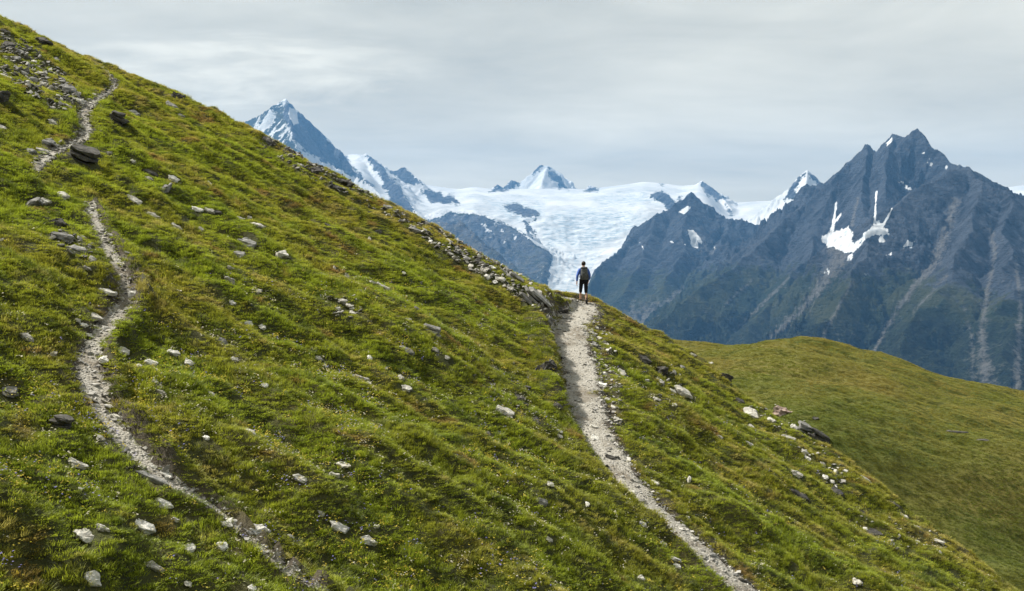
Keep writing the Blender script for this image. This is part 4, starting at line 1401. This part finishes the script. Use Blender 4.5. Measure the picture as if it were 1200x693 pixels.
def far_sward():
    n = 170000
    y = rng.uniform(56, 134, n)
    x = rng.uniform(0.08, 0.54, n) * y
    z = gz(x, y)
    s = rng.uniform(0.7, 1.5, n) * (0.7 + y / 200)
    lx = (x * B_ + y * A_) / 0.534
    ly = (x * A_ - y * B_) / 0.534
    n1 = fbm(lx / 16.0, ly / 7.0, 3, 151)
    n2 = fbm(x / 1.6, y / 1.6, 3, 155)
    a, b, c3 = np.array((0.170, 0.190, 0.024)), np.array((0.250, 0.205, 0.044)), np.array((0.060, 0.080, 0.014))
    px = CX + F * x / y
    dry = np.clip(0.35 + 0.6 * n1 + 0.3 * sstep(y, 100, 130), 0, 1)
    T = a + (b - a) * dry[:, None]
    T = T + (c3 - T) * (0.7 * sstep(n2, 0.1, 0.6))[:, None]
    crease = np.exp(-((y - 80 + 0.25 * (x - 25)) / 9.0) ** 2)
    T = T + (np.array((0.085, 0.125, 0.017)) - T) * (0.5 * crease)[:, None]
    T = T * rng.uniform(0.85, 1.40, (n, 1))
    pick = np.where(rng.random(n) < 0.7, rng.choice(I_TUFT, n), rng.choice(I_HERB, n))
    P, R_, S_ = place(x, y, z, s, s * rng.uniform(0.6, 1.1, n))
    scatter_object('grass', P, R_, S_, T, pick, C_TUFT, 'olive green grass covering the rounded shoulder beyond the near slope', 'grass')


sward()
far_sward()


def flower_shape(name, col, n_heads, seed, r0=0.015, petals=6):
    r = random.Random(seed)
    vs, fs = [], []
    for k in range(n_heads):
        cx, cy, cz = r.uniform(-0.10, 0.10), r.uniform(-0.10, 0.10), r.uniform(0.09, 0.17)
        rr = r0 * r.uniform(0.8, 1.3)
        tx, ty = r.uniform(-0.5, 0.5), r.uniform(-0.5, 0.5)
        b = len(vs)
        vs.append((cx, cy, cz + 0.004))
        m = petals * 2
        for i in range(m):
            a = 2 * math.pi * i / m
            q = rr * (1.0 if i % 2 == 0 else 0.55)
            dx, dy = q * math.cos(a), q * math.sin(a)
            vs.append((cx + dx, cy + dy, cz + tx * dx + ty * dy))
        for i in range(m):
            fs.append((b, b + 1 + i, b + 1 + (i + 1) % m))
    me = bpy.data.meshes.new(name)
    me.from_pydata(vs, [], fs)
    me.materials.append(leaf_material(name + '_petal', col))
    return bpy.data.objects.new(name, me)


def flowers(name, shapes, n, label, weight):
    x, y = field_points(n, 9.0, 40.0)
    px = CX + F * x / y
    py = HZ - F * gz(x, y) / y
    q, _, _, _ = trail_field(x, y)
    dens = weight(px, py) * sstep(fbm(x / 1.8, y / 1.8, 2, 161 + len(name)), -0.25, 0.45)
    keep = (rng.random(n) < dens) & (q > 1.2) & (y < crest_y(x) - 2)
    x, y = x[keep], y[keep]
    s = rng.uniform(0.8, 1.4, len(x))
    P, R_, S_ = place(x, y, gz(x, y), s, s)
    scatter_object(name, P, R_, S_, None, rng.integers(0, len(shapes), len(x)), sub_collection(name + '_shapes', shapes), label, 'flowers')


flowers('yellow_wildflowers', [flower_shape('yellow_flower_%d' % i, (0.62, 0.50, 0.05), 3 + i, 200 + i) for i in range(3)], 24000,
        'tiny yellow wildflowers dotted through the grass on the left slope', lambda px, py: (1 - 0.8 * sstep(px, 420, 720)) * sstep(py, 260, 520))
flowers('violet_wildflowers', [flower_shape('violet_flower_%d' % i, (0.28, 0.26, 0.58), 2 + i, 210 + i) for i in range(3)], 7000,
        'tiny violet wildflowers dotted through the grass on the left slope', lambda px, py: (1 - 0.8 * sstep(px, 380, 700)) * sstep(py, 300, 520))
flowers('white_wildflowers', [flower_shape('white_flower_%d' % i, (0.66, 0.62, 0.48), 2 + i, 220 + i) for i in range(3)], 12000,
        'tiny cream white wildflowers dotted through the grass', lambda px, py: (1 - 0.6 * sstep(px, 600, 900)) * sstep(py, 240, 480))

# ------------------------------------------------------------------ loose stones
def stone_material():
    m, t, b = new_mat('loose_stone')
    c = attr(t, 'tint', 'INSTANCER').outputs['Color']
    tc = N(t, 'ShaderNodeTexCoord').outputs['Object']
    n = noise(t, tc, 18, 4, 0.6)
    c2 = mixc(t, maprange(t, n, 0.35, 0.7, 0, 0.45), c, (0.12, 0.11, 0.10))
    t.links.new(c2, b.inputs['Base Color'])
    return m


STONE = stone_material()


def loose_stones():
    shapes = []
    for i in range(7):
        me = hull_mesh('pebble_%d' % i, (1.0, random.uniform(0.6, 0.9), random.uniform(0.22, 0.5)), 500 + i, STONE, 3, boxy=0.6)
        shapes.append(bpy.data.objects.new('pebble_%d' % i, me))
    coll = sub_collection('pebble_shapes', shapes)
    xs, ys, sz, tn = [], [], [], []
    for (P, hw), dens, mean, big in ((TRAILS[0], 170, 0.042, 0.035), (TRAILS[1], 150, 0.075, 0.06), (TRAILS[2], 260, 0.050, 0.05)):
        seg = np.hypot(*np.diff(P, axis=0).T)
        s = np.concatenate([[0], np.cumsum(seg)])
        n = int(s[-1] * 2 * hw.mean() * 1.3 * dens)
        t = rng.uniform(0, s[-1], n)
        i = np.clip(np.searchsorted(s, t) - 1, 0, len(seg) - 1)
        f = (t - s[i]) / seg[i]
        cx, cy = P[i, 0] + f * (P[i + 1, 0] - P[i, 0]), P[i, 1] + f * (P[i + 1, 1] - P[i, 1])
        tx, ty = (P[i + 1] - P[i]).T / seg[i]
        h = np.interp(t, s, hw)
        acr = rng.uniform(-1, 1, n)
        acr = np.sign(acr) * np.abs(acr) ** 0.8 * 1.22
        xs.append(cx - ty * acr * h); ys.append(cy + tx * acr * h)
        q = mean * np.exp(rng.normal(0, 0.5, n)) * np.where(rng.random(n) < big, 2.6, 1.0)
        sz.append(np.clip(q, 0.015, 0.22)); tn.append(np.full(n, 0.0))
    sx_, sy_, ss_, st_ = SPILL
    xs.append(sx_); ys.append(sy_); sz.append(ss_); tn.append(st_)
    x, y, s, tn = (np.concatenate(a) for a in (xs, ys, sz, tn))
    n = len(x)
    nn = gnormal(x, y)
    rot = np.stack([-nn[:, 1] + rng.normal(0, 0.25, n), nn[:, 0] + rng.normal(0, 0.25, n), rng.uniform(0, 6.28, n)], -1)
    v = np.clip(rng.normal(0.36, 0.14, n), 0.08, 0.66) * np.exp(tn)
    T = np.stack([v, v * 0.965, v * 0.89], -1)
    P = np.stack([x, y, gz(x, y) + 0.022 + 0.10 * s], -1)
    scatter_object('loose_stones', P, rot, np.stack([s, s, s], -1), T, rng.integers(0, 7, n), coll, 'loose pale stones and gravel along the trails and crest', 'stones')
    return x, y, s


loose_stones()


# ------------------------------------------------------------------ the hiker
def flat_mat(name, col, rough=0.8, spec=0.2, var=0.25, scale=14):
    m, t, b = new_mat(name)
    tc = N(t, 'ShaderNodeTexCoord').outputs['Object']
    n = noise(t, tc, scale, 3, 0.6)
    c = mixc(t, maprange(t, n, 0.3, 0.7), tuple(x * (1 - var) for x in col), tuple(min(1, x * (1 + var)) for x in col))
    t.links.new(c, b.inputs['Base Color'])
    b.inputs['Roughness'].default_value = rough
    b.inputs['Specular IOR Level'].default_value = spec
    bump(t, b, n, 0.3, 0.01)
    return m


def skin_mesh(name, verts, edges, radii, mat, parent, levels=2, root=0):
    me = bpy.data.meshes.new(name)
    me.from_pydata(verts, edges, [])
    o = bpy.data.objects.new(name, me)
    COL.objects.link(o)
    sk = o.modifiers.new('skin', 'SKIN')
    sk.use_smooth_shade = True
    if not me.skin_vertices:
        bm = bmesh.new(); bm.from_mesh(me); bm.verts.layers.skin.verify(); bm.to_mesh(me); bm.free()
    for i, v in enumerate(me.skin_vertices[0].data):
        r = radii[i]
        v.radius = r if isinstance(r, tuple) else (r, r)
        v.use_root = (i == root)
    o.modifiers.new('subdivision', 'SUBSURF').levels = levels
    o.modifiers['subdivision'].render_levels = levels
    # freeze the grown surface into a plain mesh
    dg = bpy.context.evaluated_depsgraph_get()
    m2 = bpy.data.meshes.new_from_object(o.evaluated_get(dg))
    o.modifiers.clear()
    o.data = m2
    bpy.data.meshes.remove(me)
    m2.materials.clear()
    m2.materials.append(mat)
    o.parent = parent
    return o


def bm_part(name, bm, mat, parent, smooth=True):
    me = bpy.data.meshes.new(name)
    bm.to_mesh(me)
    bm.free()
    for p in me.polygons:
        p.use_smooth = smooth
    me.materials.append(mat)
    o = bpy.data.objects.new(name, me)
    COL.objects.link(o)
    o.parent = parent
    return o


def ellipsoid(bm, c, r, seg=14, rings=10):
    g = bmesh.ops.create_uvsphere(bm, u_segments=seg, v_segments=rings, radius=1)
    bmesh.ops.scale(bm, vec=r, verts=g['verts'])
    bmesh.ops.translate(bm, vec=c, verts=g['verts'])
    return g['verts']


def rbox(bm, c, s, bev):
    g = bmesh.ops.create_cube(bm, size=1)
    vs = g['verts']
    bmesh.ops.scale(bm, vec=s, verts=vs)
    bmesh.ops.translate(bm, vec=c, verts=vs)
    es = list({e for v in vs for e in v.link_edges})
    bmesh.ops.bevel(bm, geom=es, offset=bev, segments=3, profile=0.5, affect='EDGES')


def make_person():
    pos, d = cast(684, 356.5)
    root = bpy.data.objects.new('person', None)
    COL.objects.link(root)
    root.location = (pos[0], pos[1], gz(pos[0], pos[1]) + 0.035)
    root.rotation_euler = (0, 0, math.radians(4))
    root.scale = (1.0, 1.0, 1.0)
    root['label'] = 'person in blue jacket and black shorts with grey backpack walking away along trail'
    root['category'] = 'person'
    skin = flat_mat('skin', (0.52, 0.31, 0.22), 0.6, 0.3, 0.08)
    blue = flat_mat('blue_jacket', (0.06, 0.13, 0.44), 0.75, 0.2, 0.3)
    black = flat_mat('black_cloth', (0.014, 0.014, 0.017), 0.85, 0.15, 0.3)
    grey = flat_mat('pack_fabric', (0.085, 0.092, 0.095), 0.8, 0.2, 0.4, 9)
    dark = flat_mat('boot_leather', (0.022, 0.020, 0.019), 0.7, 0.3, 0.3)
    hairm = flat_mat('dark_hair', (0.018, 0.014, 0.011), 0.6, 0.35, 0.3, 30)
    pale = flat_mat('pale_collar', (0.55, 0.56, 0.60), 0.8, 0.2, 0.1)
    # joints (x right, y ahead, z up); the left foot is a step ahead
    J = dict(pelvis=(0, 0, 0.96), belly=(0, 0.01, 1.10), chest=(0, 0.03, 1.30), neck=(0, 0.04, 1.475), head0=(0, 0.055, 1.56), head1=(0, 0.06, 1.66), head2=(0, 0.05, 1.735),
             hl=(-0.095, 0, 0.92), kl=(-0.105, 0.20, 0.53), al=(-0.105, 0.27, 0.11), tl=(-0.12, 0.44, 0.045), hel=(-0.105, 0.24, 0.055),
             hr=(0.095, 0, 0.92), kr=(0.105, 0.06, 0.50), ar=(0.105, -0.12, 0.10), tr=(0.125, 0.05, 0.03), her=(0.105, -0.16, 0.05),
             sl=(-0.185, 0.02, 1.40), el=(-0.285, -0.10, 1.14), wl=(-0.300, -0.08, 0.90), pl=(-0.298, -0.06, 0.82),
             sr=(0.185, 0.02, 1.40), er=(0.265, 0.02, 1.13), wr=(0.235, 0.20, 0.95), pr=(0.225, 0.26, 0.89))
    names = ['pelvis', 'belly', 'chest', 'neck', 'head0', 'head1', 'head2', 'hl', 'kl', 'al', 'tl', 'hr', 'kr', 'ar', 'tr', 'sl', 'el', 'wl', 'pl', 'sr', 'er', 'wr', 'pr']
    rad = dict(pelvis=(0.14, 0.10), belly=(0.125, 0.09), chest=(0.155, 0.10), neck=0.055, head0=(0.066, 0.08), head1=(0.078, 0.098), head2=(0.055, 0.07), hl=0.085, kl=0.056, al=0.040, tl=0.03, hr=0.085, kr=0.056, ar=0.040, tr=0.03,
               sl=0.060, el=0.042, wl=0.028, pl=(0.036, 0.018), sr=0.060, er=0.042, wr=0.028, pr=(0.036, 0.018))
    E = [('pelvis', 'belly'), ('belly', 'chest'), ('chest', 'neck'), ('neck', 'head0'), ('head0', 'head1'), ('head1', 'head2'), ('pelvis', 'hl'), ('hl', 'kl'), ('kl', 'al'), ('al', 'tl'), ('pelvis', 'hr'), ('hr', 'kr'), ('kr', 'ar'), ('ar', 'tr'),
         ('chest', 'sl'), ('sl', 'el'), ('el', 'wl'), ('wl', 'pl'), ('chest', 'sr'), ('sr', 'er'), ('er', 'wr'), ('wr', 'pr')]
    V, R_ = [J[n] for n in names], [rad[n] for n in names]
    ed = [(names.index(a), names.index(b)) for a, b in E]
    # five fingers on each hand, slightly curled
    for hand, sgn in (('pl', -1), ('pr', 1)):
        hx, hy, hz_ = J[hand]
        hi = names.index(hand)
        for k, (oy, ln) in enumerate(((0.045, 0.045), (0.026, 0.075), (0.009, 0.083), (-0.009, 0.077), (-0.026, 0.060))):
            i = len(V)
            top = -0.015 if k else 0.025
            V += [(hx + sgn * 0.004, hy + oy, hz_ + top - 0.02), (hx - sgn * 0.006, hy + oy * 1.15, hz_ + top - 0.02 - ln * 0.55), (hx - sgn * 0.022, hy + oy * 1.1, hz_ + top - 0.02 - ln)]
            R_ += [0.009, 0.0085, 0.007]
            ed += [(hi, i), (i, i + 1), (i + 1, i + 2)]
    body = skin_mesh('body', V, ed, R_, skin, root)
    bmn = bmesh.new()                                   # nose and ears, on the side he looks towards
    ellipsoid(bmn, (0, 0.155, 1.635), (0.014, 0.02, 0.022), 8, 6)
    bm_part('nose', bmn, skin, body)
    for s in (-1, 1):
        bmn = bmesh.new()
        ellipsoid(bmn, (0.080 * s, 0.055, 1.64), (0.012, 0.02, 0.032), 8, 6)
        bm_part('ear', bmn, skin, body)
    bmn = bmesh.new()
    ellipsoid(bmn, (0, 0.035, 1.685), (0.090, 0.108, 0.095), 16, 12)
    for v in list(bmn.verts):
        if v.co.y > 0.10 and v.co.z < 1.70:
            v.co.y = 0.10
        v.co += Vector((random.uniform(-1, 1), random.uniform(-1, 1), random.uniform(-1, 1))) * 0.004
    bm_part('hair', bmn, hairm, root)
    # jacket: trunk and sleeves
    jn = ['belly0', 'belly', 'chest', 'neck', 'sl', 'el', 'wl', 'sr', 'er', 'wr']
    jv = [(0, 0.0, 0.95), J['belly'], J['chest'], (0, 0.035, 1.475), J['sl'], J['el'], (J['wl'][0], J['wl'][1] - 0.01, J['wl'][2] + 0.02), J['sr'], J['er'], (J['wr'][0], J['wr'][1] - 0.01, J['wr'][2] + 0.02)]
    jr = [(0.165, 0.125), (0.150, 0.115), (0.178, 0.125), 0.078, 0.080, 0.060, 0.044, 0.080, 0.060, 0.044]
    jk = skin_mesh('jacket', jv, [(0, 1), (1, 2), (2, 3), (2, 4), (4, 5), (5, 6), (2, 7), (7, 8), (8, 9)], jr, blue, root)
    bmn = bmesh.new()
    g = bmesh.ops.create_cone(bmn, cap_ends=False, segments=18, radius1=0.088, radius2=0.072, depth=0.055)
    bmesh.ops.translate(bmn, vec=(0, 0.038, 1.512), verts=g['verts'])
    bmesh.ops.solidify(bmn, geom=bmn.faces[:], thickness=0.012)
    bm_part('collar', bmn, pale, jk)
    sv = [(0, 0, 0.97), J['hl'], J['kl'], (-0.106, 0.185, 0.42), J['hr'], J['kr'], (0.106, 0.0, 0.40)]
    skin_mesh('shorts', sv, [(0, 1), (1, 2), (2, 3), (0, 4), (4, 5), (5, 6)], [(0.155, 0.12), 0.105, 0.078, 0.068, 0.105, 0.078, 0.068], black, root)
    for a, t_, h_ in (('al', 'tl', 'hel'), ('ar', 'tr', 'her')):
        ax, ay, az = J[a]
        hx, hy, hz_ = J[h_]
        tx, ty, tz = J[t_]
        boot = skin_mesh('boot', [(ax, ay, az + 0.10), (ax, ay, az), (hx, hy, hz_), ((hx + tx) / 2, (hy + ty) / 2 + 0.02, 0.05), (tx, ty, 0.042)], [(0, 1), (1, 2), (1, 3), (3, 4)], [0.056, 0.056, 0.045, (0.05, 0.046), (0.045, 0.036)], dark, root)
        bmn = bmesh.new()
        rbox(bmn, ((hx + tx) / 2, (hy + ty) / 2, 0.006), (0.095, 0.30, 0.024), 0.01)
        bm_part('sole', bmn, black, boot)
        sock = skin_mesh('sock', [(ax, ay, az + 0.09), (ax, ay + 0.005, az + 0.15)], [(0, 1)], [0.052, 0.050], dark, root, 1)
    # backpack
    bmn = bmesh.new()
    rbox(bmn, (0, -0.20, 1.24), (0.30, 0.20, 0.50), 0.075)
    for v in bmn.verts:
        k = (v.co.z - 0.99) / 0.5
        v.co.x *= 1.06 - 0.28 * max(0, k - 0.35)
        v.co.y += 0.05 * max(0, k - 0.5)
    pk = bm_part('backpack', bmn, grey, root)
    bmn = bmesh.new()
    rbox(bmn, (0, -0.165, 1.485), (0.27, 0.21, 0.09), 0.04)
    bm_part('top_lid', bmn, flat_mat('lid_fabric', (0.045, 0.047, 0.05), 0.8, 0.2, 0.3), pk)
    bmn = bmesh.new()
    rbox(bmn, (0, -0.305, 1.19), (0.21, 0.06, 0.24), 0.026)
    bm_part('front_pocket', bmn, flat_mat('pocket_fabric', (0.085, 0.09, 0.09), 0.8, 0.2, 0.3), pk)
    for s in (-1, 1):
        bmn = bmesh.new()
        rbox(bmn, (0.155 * s, -0.20, 1.11), (0.05, 0.13, 0.20), 0.022)
        bm_part('side_pocket', bmn, grey, pk)
        skin_mesh('shoulder_strap', [(0.085 * s, -0.09, 1.42), (0.105 * s, 0.02, 1.515), (0.115 * s, 0.13, 1.42), (0.125 * s, 0.14, 1.25), (0.16 * s, 0.02, 1.08), (0.13 * s, -0.10, 1.03)], [(i, i + 1) for i in range(5)], [(0.028, 0.009)] * 6, grey, pk, 1)
    bmn = bmesh.new()
    rbox(bmn, (0, -0.02, 1.005), (0.335, 0.27, 0.05), 0.02)
    bm_part('hip_belt', bmn, grey, pk)


make_person()


# ------------------------------------------------------------------ the air
def make_haze():
    x0, x1, y0, y1, z0, z1 = -20000, 20000, -3000, 17600, -720, 2050
    v = [(x, y, z) for z in (z0, z1) for y in (y0, y1) for x in (x0, x1)]
    f = [(0, 2, 3, 1), (4, 5, 7, 6), (0, 1, 5, 4), (2, 6, 7, 3), (0, 4, 6, 2), (1, 3, 7, 5)]
    me = bpy.data.meshes.new('haze')
    me.from_pydata(v, [], f)
    o = bpy.data.objects.new('haze', me)
    COL.objects.link(o)
    o['kind'] = 'stuff'
    o['label'] = 'thin blue mountain haze filling the valley air'
    o['category'] = 'haze'
    m = bpy.data.materials.new('thin_haze')
    m.use_nodes = True
    t = m.node_tree
    t.nodes.clear()
    pv = N(t, 'ShaderNodeVolumePrincipled')
    pv.inputs['Color'].default_value = (0.19, 0.49, 1.0, 1)
    pv.inputs['Density'].default_value = 4.2e-5
    pv.inputs['Anisotropy'].default_value = 0.1
    out = N(t, 'ShaderNodeOutputMaterial')
    t.links.new(pv.outputs[0], out.inputs['Volume'])
    me.materials.append(m)


make_haze()
